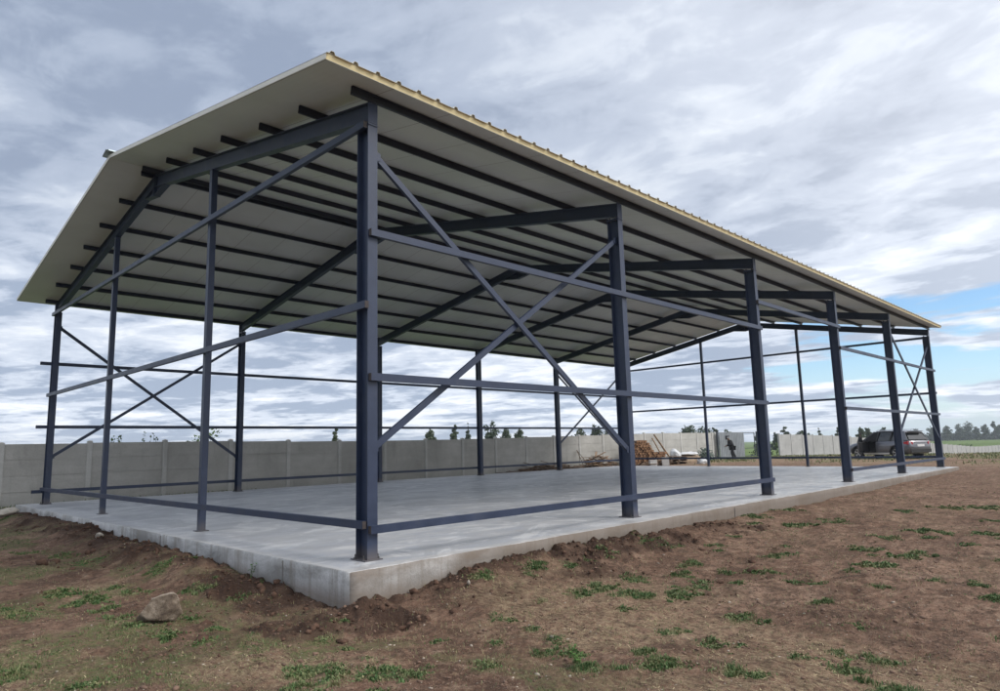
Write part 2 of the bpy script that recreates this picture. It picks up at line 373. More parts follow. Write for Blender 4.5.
CX, CY = -4.253, -7.070
def make_ground():
    rr = list(np.geomspace(.6, 32, 640)) + list(np.geomspace(32.8, 1550, 115))
    rr = np.array(rr)
    yaw = R(44.9)
    dense = np.linspace(yaw-R(48), yaw+R(48), 560)
    coarse = np.linspace(yaw+R(48), yaw+R(312), 90)[1:-1]
    th = np.concatenate([dense, coarse]); n = len(th)
    TH, RR = np.meshgrid(th, rr); X = CX+RR*np.cos(TH); Y = CY+RR*np.sin(TH)
    Z = height(X.ravel(), Y.ravel())
    V = np.stack([X.ravel(), Y.ravel(), Z], 1)
    V = np.vstack([V, [[CX, CY, gz(CX, CY)]]]); c = len(V)-1
    i = np.arange(len(rr)-1)[:, None]*n; k = np.arange(n)[None, :]; k2 = (k+1) % n
    F = np.stack([(i+k).ravel(), (i+n+k).ravel(), (i+n+k2).ravel(), (i+k2).ravel()], 1)
    kk = np.arange(n); Fc = np.stack([np.full(n, c), kk, (kk+1) % n, (kk+1) % n], 1)
    # centre fan as a separate tiny triangle set: close it with degenerate-free quads
    me = bpy.data.meshes.new('ground')
    idx = np.concatenate([F.ravel(), np.stack([np.full(n, c), kk, (kk+1) % n], 1).ravel()]).astype(np.int32)
    st = np.concatenate([np.arange(len(F))*4, len(F)*4+np.arange(n)*3]).astype(np.int32)
    me.vertices.add(len(V)); me.vertices.foreach_set('co', V.astype(np.float32).ravel())
    me.loops.add(len(idx)); me.loops.foreach_set('vertex_index', idx)
    me.polygons.add(len(st)); me.polygons.foreach_set('loop_start', st)
    me.update(calc_edges=True)
    x, y = V[:,0], V[:,1]
    g = grassmask(x, y); w = moist(x, y)
    w = np.where(np.hypot(x, y) > 40, 0, w)
    f = np.clip(sstep(19.2, 20.5, y) + sstep(135, 170, x) + sstep(60, 80, -x) + sstep(40, 60, -y), 0, 1)
    dry = np.clip(sstep(-.02, .28, fbm(x*.7, y*.7, 4, 12))*.8*(1-sstep(1.2, 4.5, x)*.75) + .3*np.clip(g*2, 0, 1)
                  + sstep(31, 36, x)*(.4+.7*fbm(x*.2, y*.6, 3, 14)), 0, 1)
    a = me.color_attributes.new('mask', 'FLOAT_COLOR', 'POINT'); a.data.foreach_set('color', np.stack([g, w, f, np.ones_like(g)], 1).astype(np.float32).ravel())
    a = me.color_attributes.new('mask2', 'FLOAT_COLOR', 'POINT'); a.data.foreach_set('color', np.stack([dry, g, f, np.ones_like(g)], 1).astype(np.float32).ravel())
    o = link('ground', me, MAT['ground'], smooth=True); tag(o, kind='structure')
make_ground()

# grass blades --------------------------------------------------------------
def blades(P, hgt, wid, tone, name, label):
    n = len(P); a = rng.uniform(0, 2*PI, n); lean = rng.uniform(.1, .9, n)
    dx = np.cos(a); dy = np.sin(a)
    W = np.stack([-dy, dx, np.zeros(n)], 1)*wid[:,None]/2
    D = np.stack([dx, dy, np.zeros(n)], 1)
    up = np.array([[0,0,1.]])
    b0 = P-W; b1 = P+W
    m = P + D*(lean*hgt*.3)[:,None] + up*(hgt*.6)[:,None]
    m0 = m-W*.7; m1 = m+W*.7
    t = P + D*(lean*hgt*.9)[:,None] + up*(hgt*(1-.35*lean))[:,None]
    V = np.stack([b0, b1, m1, m0, t], 1).reshape(-1, 3); i = np.arange(n)[:,None]*5
    F1 = (i+np.array([[0,1,2,3]])); F2 = (i+np.array([[3,2,4]]))
    me = bpy.data.meshes.new(name)
    idx = np.concatenate([F1.ravel(), F2.ravel()]).astype(np.int32)
    st = np.concatenate([np.arange(n)*4, n*4+np.arange(n)*3]).astype(np.int32)
    me.vertices.add(len(V)); me.vertices.foreach_set('co', V.astype(np.float32).ravel())
    me.loops.add(len(idx)); me.loops.foreach_set('vertex_index', idx)
    me.polygons.add(2*n); me.polygons.foreach_set('loop_start', st); me.update(calc_edges=True)
    at = me.attributes.new('tone', 'FLOAT', 'POINT'); at.data.foreach_set('value', np.repeat(tone, 5).astype(np.float32))
    o = link(name, me, MAT['grass']); tag(o, label, 'grass', kind='stuff'); return o
def grass():
    Ps, H, Wd, T = [], [], [], []
    def add(x, y, h, w, t):
        ok = ~((x > SX0-.01) & (x < SX1) & (y > SY0-.01) & (y < SY1))
        x, y, h, w, t = x[ok], y[ok], h[ok], w[ok], t[ok]
        Ps.append(np.stack([x, y, height(x, y)-.004], 1)); H.append(h); Wd.append(w); T.append(t)
    extra = [(float(a), float(b), float(c), .35) for a, b, c in zip(rng.uniform(-3, 9, 90), rng.uniform(-6, 3.4, 90), rng.uniform(.025, .08, 90)) if not (a > SX0-.2 and b > SY0-.2)]
    for px, py, r, s in PATCH+extra:
        d = math.hypot(px-CX, py-CY); n = int(1500*s*max(.4, min(1.7, r/.1)))
        # broken clumps: a few sub-centres per patch
        k = max(6, int(14*r/.1)); sx = px+rng.normal(0, r*.95, k); sy = py+rng.normal(0, r*.95, k)
        j = (k*rng.random(n)**1.6).astype(int); rad = .010+.045*rng.random(k)
        x = sx[j]+rng.normal(0, 1, n)*rad[j]; y = sy[j]+rng.normal(0, 1, n)*rad[j]
        sp = rng.random(k) < rng.random(); wf = np.where(sp, 2.6, 1.0)[j]; h = rng.uniform(.006, .028, n)*(1+.6*s*rng.random(n))*(.5+rng.random(k))[j]*np.where(sp, .8, 1.15)[j]; w = rng.uniform(.003, .009, n)*wf*max(1, d/6)
        add(x, y, h, w, np.clip(rng.normal(.08, .14, n)+(rng.random(k)**3*.5)[j], 0, .95))
    N = 9000; th = R(44.9)+rng.uniform(-R(46), R(46), N); rr = 2.6*np.exp(rng.random(N)*math.log(16/2.6)); x = CX+rr*np.cos(th); y = CY+rr*np.sin(th)
    k = rng.random(N) < sstep(-.05, .3, fbm(x*.9+4, y*.9, 4, 66)); x, y, rr = x[k], y[k], rr[k]; n = len(x)
    add(x, y, rng.uniform(.02, .075, n), rng.uniform(.0015, .003, n)*np.maximum(1, rr/5), np.clip(rng.normal(.85, .15, n), 0, 1))
    # sparse growth everywhere on the yard, denser in the mask
    N = 560000; th = R(44.9)+rng.uniform(-R(46), R(46), N); rr = 2.6*np.exp(rng.random(N)*math.log(45/2.6))
    x = CX+rr*np.cos(th); y = CY+rr*np.sin(th); g = grassmask(x, y)
    tuft = fbm(x*4.2, y*4.2, 3, 71)
    p = np.clip(g*1.2, 0, 1)*sstep(-.12, .15, tuft) + .035 + .28*sstep(.14, .3, tuft)*sstep(-.15,.2,fbm(x*.5,y*.5,2,19))
    k = rng.random(N) < p*(1-.6*moist(x, y)); x, y, rr, g = x[k], y[k], rr[k], g[k]; n = len(x)
    add(x, y, rng.uniform(.006, .032, n), rng.uniform(.003, .006, n)*np.maximum(1, rr/5), np.clip(rng.normal(.5, .28, n)-.3*sstep(.3, .8, g), 0, 1))
    # rough grass strip at the foot of the far wall and beyond the slab
    N = 60000; x = 31+90*rng.random(N)**1.3; y = rng.uniform(-12, 18.2, N)
    k = rng.random(N) < grassmask(x, y)*.8; x, y = x[k], y[k]; n = len(x)
    add(x, y, rng.uniform(.05, .2, n), rng.uniform(.03, .07, n), np.clip(rng.normal(.45, .22, n), 0, 1))
    N = 7000; x = rng.uniform(-3, 48, N); y = 18.92-np.abs(rng.normal(0, .35, N))
    add(x, y, rng.uniform(.04, .22, N), rng.uniform(.02, .04, N), np.clip(rng.normal(.4, .25, N), 0, 1))
    blades(np.vstack(Ps), np.concatenate(H), np.concatenate(Wd), np.concatenate(T), 'grass', 'low green and straw coloured grass tufts scattered over the bare soil')
grass()

# dry litter: flat straws lying on the soil ------------------------------------
def straw():
    N = 12000; th = R(44.9)+rng.uniform(-R(46), R(46), N); rr = 2.6*np.exp(rng.random(N)*math.log(14/2.6))
    x = CX+rr*np.cos(th); y = CY+rr*np.sin(th)
    k = (rng.random(N) < sstep(-.1, .3, fbm(x*.7, y*.7, 4, 12))) & ~((x > SX0-.05) & (y > SY0-.05)); x, y, rr = x[k], y[k], rr[k]
    n = len(x); z = height(x, y)+.006; a = rng.uniform(0, 2*PI, n); L = rng.uniform(.012, .05, n); w = rng.uniform(.0015, .004, n)
    D = np.stack([np.cos(a), np.sin(a), rng.normal(0, .18, n)], 1)*L[:,None]/2; S = np.stack([-np.sin(a), np.cos(a), np.zeros(n)], 1)*w[:,None]
    P = np.stack([x, y, z], 1); V = np.stack([P-D-S, P+D-S, P+D+S, P-D+S], 1).reshape(-1, 3)
    o = np_mesh('straw_litter', V, np.arange(len(V)).reshape(-1, 4), MAT['straw']); tag(o, 'dry straw and dead stalks lying on the brown soil', 'dry litter', kind='stuff')
MAT['straw'] = simple('dry_straw', (.40,.32,.19), .8, .3, 3, world=True)
straw()

# lumps of soil and pebbles ----------------------------------------------------
def ico(sub=1):
    bm = bmesh.new(); bmesh.ops.create_icosphere(bm, subdivisions=sub, radius=1)
    V = np.array([v.co[:] for v in bm.verts]); F = np.array([[v.index for v in f.verts] for f in bm.faces]); bm.free(); return V, F
def lumps(name, X, Y, S, mat, label, cat, flat=.7, sub=2):
    V0, F0 = ico(sub); n = len(X); Z = height(X, Y)
    Vs = np.empty((n, len(V0), 3)); 
    for i in range(n):
        v = V0*(1+.32*rng.normal(0, 1, (1, 3)))
        q = V0@rng.normal(0, 1, (3, 5)); v = v*(1+.16*np.sin(q*2.1+rng.uniform(0, 6, 5)).sum(1)/1.5)[:,None]
        v = v*(1+rng.normal(0, .17, (len(V0), 1))); a = rng.uniform(0, 2*PI); c, s = math.cos(a), math.sin(a)
        v = v@np.array([[c,s,0],[-s,c,0],[0,0,flat]])
        Vs[i] = v*S[i] + [X[i], Y[i], Z[i]+S[i]*.05]
    F = (F0[None]+np.arange(n)[:,None,None]*len(V0)).reshape(-1, 3)
    o = np_mesh(name, Vs.reshape(-1, 3), F, mat); tag(o, label, cat, kind='stuff')
def scatter_clods():
    N = 26000; x = rng.uniform(-2.2, 9, N); y = rng.uniform(-3.4, 15, N)
    k = (rng.random(N) < moist(x, y)**1.3*np.where((y > 1) | (x > 0), 1, .8)) & ~((x > SX0-.03) & (y > SY0-.03)); x, y = x[k][:9000], y[k][:9000]
    s = np.clip(np.exp(rng.normal(-4.3, .62, len(x))), .004, .07)
    lumps('soil_clods', x, y, s, MAT['clod'], 'loose dark clods of dug soil heaped along the slab edge', 'soil clods', .8, 1)
    N = 3400; th = R(44.9)+rng.uniform(-R(46), R(46), N); rr = 2.6*np.exp(rng.random(N)*math.log(16/2.6))
    x = CX+rr*np.cos(th); y = CY+rr*np.sin(th); k = ~((x > SX0-.03) & (y > SY0-.03)); x, y = x[k], y[k]
    s = np.clip(np.exp(rng.normal(-5.25, .5, len(x))), .002, .022)
    lumps('pebbles', x, y, s, MAT['pebble'], 'small pale pebbles and crumbs scattered on the yard soil', 'pebbles', .6, 1)
scatter_clods()
def crumbs():
    N = 34000; th = R(44.9)+rng.uniform(-R(46), R(46), N); rr = 2.6*np.exp(rng.random(N)*math.log(13/2.6))
    x = CX+rr*np.cos(th); y = CY+rr*np.sin(th); k = (rng.random(N) < .15+sstep(-.1, .25, fbm(x*1.7, y*1.7, 3, 91))) & ~((x > SX0-.03) & (y > SY0-.03)); x, y = x[k], y[k]
    s = np.clip(np.exp(rng.normal(-5.0, .5, len(x))), .003, .022)
    lumps('soil_crumbs', x, y, s, MAT['crumb'], 'small brown crumbs of soil strewn across the yard', 'soil crumbs', .65, 1)
MAT['crumb'] = simple('crumb_soil', (.16,.10,.072), .95, .35, 4, world=True)
crumbs()

def rocky(name, loc, size, mat, seed, label, cat, rot=(0,0,0), sub=4, cuts=7):
    r = np.random.default_rng(seed); V, F = ico(sub)
    for _ in range(cuts):      # flat broken faces
        nrm = r.normal(0, 1, 3); nrm /= np.linalg.norm(nrm); d = r.uniform(.5, .8)
        t = V@nrm; V = V - np.outer(np.maximum(t-d, 0), nrm)
    q = V@r.normal(0, 1, (3, 9))*2.6; V = V*(1+.03*np.sin(q*1.7+r.uniform(0, 6, 9)).sum(1)/2)[:,None]
    V = V + r.normal(0, .006, V.shape); V = V*np.array(size)
    o = np_mesh(name, V, F, mat); o.location = loc; o.rotation_euler = rot; return tag(o, label, cat)
rocky('rock', (-1.45,.72,gz(-1.45,.72)+.075), (.30,.17,.19), MAT['rock'], 23, 'large brown weathered rock lying on the soil in front of the slab', 'rock', (R(10), R(-18), R(-45)), 4, 16)
rocky('concrete_chunk', (-.45,15.0,gz(-.45,15.0)+.06), (.36,.20,.13), MAT['stone'], 8, 'pale broken concrete chunk at the far left corner of the slab', 'rubble', (R(8), R(-10), R(40)))
rocky('stone', (-.34,7.2,gz(-.34,7.2)+.05), (.13,.08,.055), MAT['stone'], 12, 'small pale stone on top of the soil heap beside the slab', 'stone', (0,R(14),R(60)), 3)
rocky('stone', (1.42,-.93,gz(1.42,-.93)+.03), (.06,.025,.03), MAT['stone'], 13, 'narrow pale stone chip on the dark soil near the slab corner', 'stone', (0,R(24),R(50)), 3)

# ------------------------------------------------------------------ slab
def slab():
    root = empty('concrete_slab', ((SX0+SX1)/2, (SY0+SY1)/2, -.7), 'large grey concrete floor slab with raised cast edge under the open shed', 'concrete slab')
    ox, oy, oz = root.location
    def strip(a, b, n):
        return np.linspace(a, b, n)
    # side faces with a slightly wandering arris
    per = []
    for x in strip(SX0, SX1, 240)[:-1]: per.append((x, SY0))
    for y in strip(SY0, SY1, 140)[:-1]: per.append((SX1, y))
    for x in strip(SX1, SX0, 240)[:-1]: per.append((x, SY1))
    for y in strip(SY1, SY0, 140)[:-1]: per.append((SX0, y))
    per = np.array(per); c = np.array([(SX0+SX1)/2, (SY0+SY1)/2]); n = len(per)
    out = np.zeros_like(per)
    out[:,0] = np.where(per[:,0] <= SX0+1e-6, -1, np.where(per[:,0] >= SX1-1e-6, 1, 0)); out[:,1] = np.where(per[:,1] <= SY0+1e-6, -1, np.where(per[:,1] >= SY1-1e-6, 1, 0))
    j = fbm(per[:,0]*3+per[:,1]*3, per[:,1]*0+.5, 4, 5)[:,None]*.012
    rings = []
    for (o, z, jj) in ((0, -.85, .6), (0, -.3, 1.2), (0, -.12, 1), (.0, -.014, .8), (-.012, 0.0, 1)):
        p = per + out*(o + j*jj) ; rings.append(np.column_stack([p, np.full(n, z) + (j[:,0]*.25 if z == 0 else 0)]))
    V = np.vstack(rings); F = []
    for i in range(len(rings)-1):
        for k in range(n): F.append((i*n+k, i*n+(k+1) % n, (i+1)*n+(k+1) % n, (i+1)*n+k))
    np_mesh('slab_edge', V-[ox,oy,oz], F, MAT['cside'], root, True)
    # top
    me = bpy.data.meshes.new('slab_top'); me.from_pydata([tuple(v) for v in rings[-1]-[ox,oy,oz]], [], [tuple(range(n))]); link('slab_top', me, MAT['ctop'], root)
    mb = MB()      # formwork joints on the cast edge
    for y in (1.05, 5.3): mb.box(SX0-.011-ox, SX0+.01-ox, y-.006-oy, y+.006-oy, -.6-oz, -.02-oz)
    mb.box(9.4-.005-ox, 9.4+.005-ox, SY0-.009-oy, SY0+.01-oy, -.6-oz, -.04-oz)
    mb.build('formwork_joint', simple('joint_concrete', (.22,.21,.20), .9), root)
slab()

# ------------------------------------------------------------------ shed
W = 16.425; XS = [.70, 6.45, 12.44, 18.27, 24.12, 30.0]; HR, HA = 5.94, 7.476; SL = (HA-HR)/(W/2)
YM = W/2
shed = empty('open_steel_shed', (15.3, YM, 0), 'open sided dark blue steel frame shed with pale pitched sheet roof', 'shed')
SO = Vector(shed.location)
def part(mb, name, mat, parent=None):
    p = parent or shed
    off = SO if parent is None else Vector(parent['_w'])
    o = None
    ctr = Vector(np.mean(np.array(mb.v), axis=0)) if parent is None else None
    if parent is None:
        mb.v = [tuple(Vector(v)-ctr) for v in mb.v]; o = mb.build(name, mat, shed); o.location = ctr-SO; o['_w'] = tuple(ctr)
    else:
        mb.v = [tuple(Vector(v)-off) for v in mb.v]; o = mb.build(name, mat, parent)
    return o
def ibeam(w, h, tf, tw):
    a, b = w/2, h/2
    return [(-a,-b),(a,-b),(a,-b+tf),(tw/2,-b+tf),(tw/2,b-tf),(a,b-tf),(a,b),(-a,b),(-a,b-tf),(-tw/2,b-tf),(-tw/2,-b+tf),(-a,-b+tf)]
CD = .25
def column(x, front):
    yc = CD/2 if front else W-CD/2
    mb = MB(); mb.extrude(ibeam(.15, CD, .012, .009), (x, yc, .014), (x, yc, 5.62), up=(0, 1, 0))
    # stiffener plates and cap
    mb.box(x-.075, x+.075, yc-CD/2-.012, yc+CD/2+.006, 5.62, 5.636)
    o = part(mb, 'column', MAT['steel'])
    b = MB(); b.box(x-.13, x+.13, yc-.16, yc+.16, 0.001, .014); part(b, 'base_plate', MAT['steel'], o)
    for sx in (-1, 1):
        for sy in (-1, 1):
            b = MB(); cx, cy = x+sx*.105, yc+sy*.09
            b.tube([(cx, cy, .014), (cx, cy, .07)], .008, 6); b.tube([(cx, cy, .0145), (cx, cy, .032)], .019, 6); part(b, 'anchor_bolt', MAT['bolt'], o)
    return o
for x in XS:
    column(x, True); column(x, False)
def ztop(y): return HR + SL*(min(y, W-y))
RD = .26
ang = math.atan(SL)
for i, x in enumerate(XS):
    for s in (0, 1):
        f = lambda y: y if s == 0 else W-y
        mb = MB(); dz = RD/2/math.cos(ang)
        p = (x, f(.02), ztop(.02)-dz); q = (x, f(YM-.008), ztop(YM)-dz)
        mb.extrude(ibeam(.13, RD, .011, .008), p, q)
        o = part(mb, 'rafter', MAT['steel'])
        for ya, yb, za, zb_, nm in ((0, .27, 5.638, 5.652, 'seat_plate'), (-.002, .012, 5.655, HR-.003, 'end_plate'), (YM-.014, YM-.001, ztop(YM)-.47, ztop(YM)-.02, 'apex_plate')):
            pl = MB(); y0, y1 = sorted((f(ya), f(yb))); pl.box(x-.075, x+.075, y0, y1, za, zb_); part(pl, nm, MAT['steel'], o)
        hn = MB()   # apex haunch web + flange
        a = [(f(YM-.016), ztop(YM)-RD-.005), (f(YM-.62), ztop(YM-.62)-RD+.005), (f(YM-.016), ztop(YM)-.46)]
        v = [(x-.006, yy, zz) for yy, zz in a]+[(x+.006, yy, zz) for yy, zz in a]
        hn.poly(v, [(0,1,2),(5,4,3),(0,3,4,1),(1,4,5,2),(2,5,3,0)])
        hn.bar((x, f(YM-.62), ztop(YM-.62)-RD-.003), (x, f(YM-.018), ztop(YM)-.462), .13, .011)
        part(hn, 'apex_haunch', MAT['steel'], o)
        for dx in (-.05, .05):
            for yy in (.06, .20):
                b = MB(); b.tube([(x+dx, f(yy), 5.598), (x+dx, f(yy), 5.69)], .016, 6); part(b, 'bolt', MAT['bolt'], o)
# purlins (C section)
PY = [0, 1.34, 2.68, 4.02, 5.36, 6.72, 8.08]
def cprof(w, h, t, lip):
    return [(-w/2,-h/2),(w/2,-h/2),(w/2,-h/2+lip),(w/2-t,-h/2+lip),(w/2-t,-h/2+t),(-w/2+t,-h/2+t),(-w/2+t,h/2-t),(w/2-t,h/2-t),(w/2-t,h/2-lip),(w/2,h/2-lip),(w/2,h/2),(-w/2,h/2)]
for s in (0, 1):
    for k, yy in enumerate(PY):
        y = yy if s == 0 else W-yy
        nrm = Vector((0, (-1 if s == 0 else 1)*math.sin(ang), math.cos(ang)))
        b = Vector((0, y, ztop(y))) + nrm*.062
        x0 = .36+random.uniform(-.03, .06)
        mb = MB(); mb.extrude(cprof(.045, .112, .004, .016), (x0, b.y, b.z), (30.24, b.y, b.z), up=nrm); part(mb, 'purlin', MAT['steel_dark'])
# side girts
def girt(p, q, w=.06, h=.095, up=(0,0,1), name='girt'):
    mb = MB(); mb.bar(p, q, w, h, up); o = part(mb, name, MAT['steel'])
    d = (Vector(q)-Vector(p)).normalized(); P, Q = Vector(p), Vector(q)
    c = MB(); c.bar(P-d*.003, P-d*.0005, w*.96, h*.96, up); part(c, 'cut_end', MAT['cut_end'], o)
    c = MB(); c.bar(Q+d*.0005, Q+d*.003, w*.96, h*.96, up); part(c, 'cut_end', MAT['cut_end'], o)
    return o
yf = -.031; yr = W+.031
for z in (.37, 2.245, 4.13):
    girt((XS[0]-.06, yf, z), (XS[2]+.05, yf, z)); girt((XS[3]-.05, yf, z), (XS[5]+.13, yf, z))
    girt((.36, yr, z-.01), (30.2, yr, z-.01))
girt((XS[2]-.07, yf, 4.80), (XS[3]+.07, yf, 4.80))
for xg, xe in ((XS[0]-.106, 0), (XS[5]+.106, 1)):
    for z in (.43, 3.17, 5.66):
        girt((xg, .02 if z != 3.17 else -.02, z-(.045 if z == 5.66 else 0)), (xg, W+.05, z-(.045 if z == 5.66 else 0)), .06, .095)
# gable posts
for x, ys in ((XS[0], (5.15, 10.87)), (XS[5], (5.62, 10.78))):
    for y in ys:
        mb = MB(); h = ztop(y)-RD-.02; mb.box(x-.055, x+.055, y-.055, y+.055, .012, h)
        o = part(mb, 'gable_post', MAT['steel'])
        b = MB(); b.box(x-.10, x+.10, y-.10, y+.10, .001, .012); part(b, 'base_plate', MAT['steel'], o)
        b = MB(); b.box(x-.06, x+.06, y-.07, y+.07, h, h+.012); part(b, 'head_plate', MAT['steel'], o)
# cross braces
def brace(p, q):
    mb = MB(); mb.bar(p, q, .05, .085, (0,0,1)); o = part(mb, 'brace', MAT['steel'])
    d = (Vector(q)-Vector(p)).normalized()
    for e, sg in ((Vector(p), 1), (Vector(q), -1)):      # welded gusset plate against the column web
        sx = 1 if d.x*sg > 0 else -1; gy = e.y-.034
        m2 = MB(); a, b_, h = e.x-sx*.07, e.x+sx*.06, .085
        x0, x1 = sorted((a, b_)); m2.poly([(x0,gy,e.z-h),(x0,gy,e.z+h),(x1,gy,e.z+h*.55),(x1,gy,e.z-h*.55)] + [(x0,gy+.008,e.z-h),(x0,gy+.008,e.z+h),(x1,gy+.008,e.z+h*.55),(x1,gy+.008,e.z-h*.55)] if sx > 0 else
          [(x1,gy,e.z-h),(x1,gy,e.z+h),(x0,gy,e.z+h*.55),(x0,gy,e.z-h*.55)] + [(x1,gy+.008,e.z-h),(x1,gy+.008,e.z+h),(x0,gy+.008,e.z+h*.55),(x0,gy+.008,e.z-h*.55)],
          [(0,1,2,3),(7,6,5,4),(0,4,5,1),(1,5,6,2),(2,6,7,3),(3,7,4,0)]); part(m2, 'gusset_plate', MAT['steel'], o)
for y, sg in ((.05, 1), (W-.05, -1)):
    for a, b in ((0, 1), (4, 5)):
        xa, xb = XS[a]+.08, XS[b]-.08
        brace((xa, y, 5.22), (xb, y, 1.22)); brace((xa, y+sg*.055, 1.36), (xb, y+sg*.055, 5.20))
# roof
RX0, RX1 = -.27, 30.32; EV = .42
def zund(y): return 5.99 + .1877*(min(y, W-y)+EV)
for s in (0, 1):
    f = (lambda y: y) if s == 0 else (lambda y: W-y)
    nz = math.cos(ang); ny = (-math.sin(ang) if s == 0 else math.sin(ang)); N = Vector((0, ny, nz))
    e = Vector((0, f(-EV), zund(-EV))); r = Vector((0, f(YM-.004), zund(YM)))
    th = .075
    mb = MB()
    vs = [e+N*.004, r+N*.004, r+N*th, e+N*th]
    mb.poly([Vector((RX0, *v[1:])) for v in vs]+[Vector((RX1, *v[1:])) for v in vs], [(0,1,2,3),(7,6,5,4),(0,4,5,1),(1,5,6,2),(2,6,7,3),(3,7,4,0)])
    o = part(mb, 'roof_panel', MAT['foam']); o['label'] = 'front roof slope with exposed yellow foam edge' if s == 0 else 'rear roof slope of pale insulated panels'
    ln = MB(); vs = [e, r, r+N*.003, e+N*.003]
    ln.poly([Vector((RX0-.004, *v[1:])) for v in vs]+[Vector((RX1+.004, *v[1:])) for v in vs], [(0,1,2,3),(7,6,5,4),(0,4,5,1),(1,5,6,2),(2,6,7,3),(3,7,4,0)])
    part(ln, 'liner_sheet', MAT['liner'], o)
    # ribbed top sheet: trapezoid every third of a metre
    D = (r-e).normalized(); e2 = e-D*.03; prof = []
    nrib = int((RX1-RX0)/.333)
    for k in range(nrib+1):
        x = RX0+.02+k*.333
        prof += [(x, 0), (x+.02, .034), (x+.062, .034), (x+.082, 0)]
    prof = [(RX0-.010, 0)] + [p for p in prof if p[0] < RX1] + [(RX1+.01, 0)]
    V = []; 
    for (x, h) in prof:
        for q, t in ((e2, 0), (e2, .003), (r, 0), (r, .003)):
            p = q + N*(th+.001+h+t); V.append((x, p.y, p.z))
    F = []
    for k in range(len(prof)-1):
        a = 4*k; b = a+4; F += [(a, b, b+1, a+1), (a+1, b+1, b+3, a+3), (a+3, b+3, b+2, a+2), (a+2, b+2, b, a)]
    sh = MB(); sh.v = V; sh.f = F; part(sh, 'ribbed_sheet', MAT['sheet'], o)
    # foam filling under each rib where the panel end is left open
    fm = MB()
    for k in range(nrib+1):
        x = RX0+.02+k*.333
        if x+.08 > RX1: break
        t = [(x+.003, 0), (x+.021, .031), (x+.061, .031), (x+.079, 0)]
        a0 = e+N*(th-.001); v = [Vector((xx, *(a0+N*h)[1:])) for xx, h in t]; v += [p+D*.25 for p in v]
        fm.poly(v, [(0,1,2,3),(7,6,5,4),(0,4,5,1),(1,5,6,2),(2,6,7,3),(3,7,4,0)])
    part(fm, 'rib_filler', MAT['rib_end'], o)
    for xx, sg in ((RX0, -1), (RX1, 1)):
        ed = MB()   # pale gable edge strip
        vs = [e+N*.005-D*.0, r+N*.005, r+N*(th-.002), e+N*(th-.002)]
        x1 = xx+sg*.004; x2 = xx+sg*.009; ed.poly([Vector((x1, *v[1:])) for v in vs]+[Vector((x2, *v[1:])) for v in vs], [(0,1,2,3),(7,6,5,4),(0,4,5,1),(1,5,6,2),(2,6,7,3),(3,7,4,0)])
        part(ed, 'gable_edge', MAT['edge'], o)
zr = zund(YM)+.075
cap = MB()
for x0, x1, lift in ((-.36, 30.34, .045),):
    pr = [(-.22, -.045), (-.21, -.02), (-.05, .025), (0, .055), (.05, .025), (.21, -.02), (.22, -.045)]
    t = .004
    cap.poly([(x, YM+a, zr+b+lift+dz) for x in (x0, x1) for dz in (0, t) for a, b in pr],
      [(i, i+1, i+8, i+7) for i in range(6)] + [(14+i, 21+i, 22+i, 15+i) for i in range(6)] +
      [(i, 14+i, 15+i, i+1) for i in range(6)] + [(7+i, 8+i, 22+i, 21+i) for i in range(6)] + [(0,7,21,14), (6,20,27,13)])
part(cap, 'ridge_cap', MAT['galv'])
for o in list(bpy.data.objects):
    if '_w' in o: del o['_w']

# ------------------------------------------------------------------ precast wall
def wall(xs, y, h, label, name='precast_wall', light=False, yend=None):
    x0, x1 = xs[0], xs[-1]
    root = empty(name, ((x0+x1)/2, y, gz((x0+x1)/2, y)), label, 'wall'); O = Vector(root.location)
    yy = [y if yend is None else np.interp(x, [x0, x1], [y, yend]) for x in xs]
    zz = [float(base(np.array(x), np.array(y))) for x in xs]
    for i, x in enumerate(xs):
        mb = MB(); w = .075; z0 = zz[i]-.35; z1 = zz[i]+h+.045
        mb.box(-w, w, -.08, .07, z0, z1); mb.poly([(-w,-.08,z1),(w,-.08,z1),(w,.07,z1),(-w,.07,z1),(0,-.005,z1+.035)], [(0,1,4),(1,2,4),(2,3,4),(3,0,4)])
        tilt = random.uniform(-.006, .006)
        o = mb.build('post', MAT['fence_light'] if light else MAT['fence_post'], root); o.location = (x-O.x, yy[i]-O.y, -O.z); o.rotation_euler = (0, tilt, 0)
        if i+1 < len(xs):
            X1 = xs[i+1]; mb = MB(); zb = (zz[i]+zz[i+1])/2
            for k in range(4):      # four stacked concrete boards, each slightly out of line
                dy = random.uniform(-.008, .008); a = zb + k*h/4 - (.25 if k == 0 else 0); b = zb+(k+1)*h/4-.014
                r_ = random.uniform(-.004, .004)
                v = []
                for (px, pz) in ((x+.05, a), (X1-.05, a), (X1-.05, b+r_), (x+.05, b-r_)):
                    q = np.interp(px, [x, X1], [yy[i], yy[i+1]]); v += [(px-O.x, q-.047+dy-O.y, pz-O.z), (px-O.x, q-.004+dy-O.y, pz-O.z)]
                mb.poly(v, [(0,2,4,6),(7,5,3,1),(0,1,3,2),(2,3,5,4),(4,5,7,6),(6,7,1,0)])
            v = []      # thin backing added to block light through the board joints
            for (px, pz) in ((x+.05, zb-.2), (X1-.05, zb-.2), (X1-.05, zb+h-.03), (x+.05, zb+h-.03)):
                q = np.interp(px, [x, X1], [yy[i], yy[i+1]]); v += [(px-O.x, q-.023-O.y, pz-O.z), (px-O.x, q-.013-O.y, pz-O.z)]
            mb.poly(v, [(0,2,4,6),(7,5,3,1),(0,1,3,2),(2,3,5,4),(4,5,7,6),(6,7,1,0)])
            mb.build('panel', MAT['fence_light'] if light else MAT['fence'], root)
    return root
wall([-.02+2.45*k for k in range(-3, 20)]+[47.05], 19.0, 2.03, 'long grey precast concrete wall behind the left side of the shed')
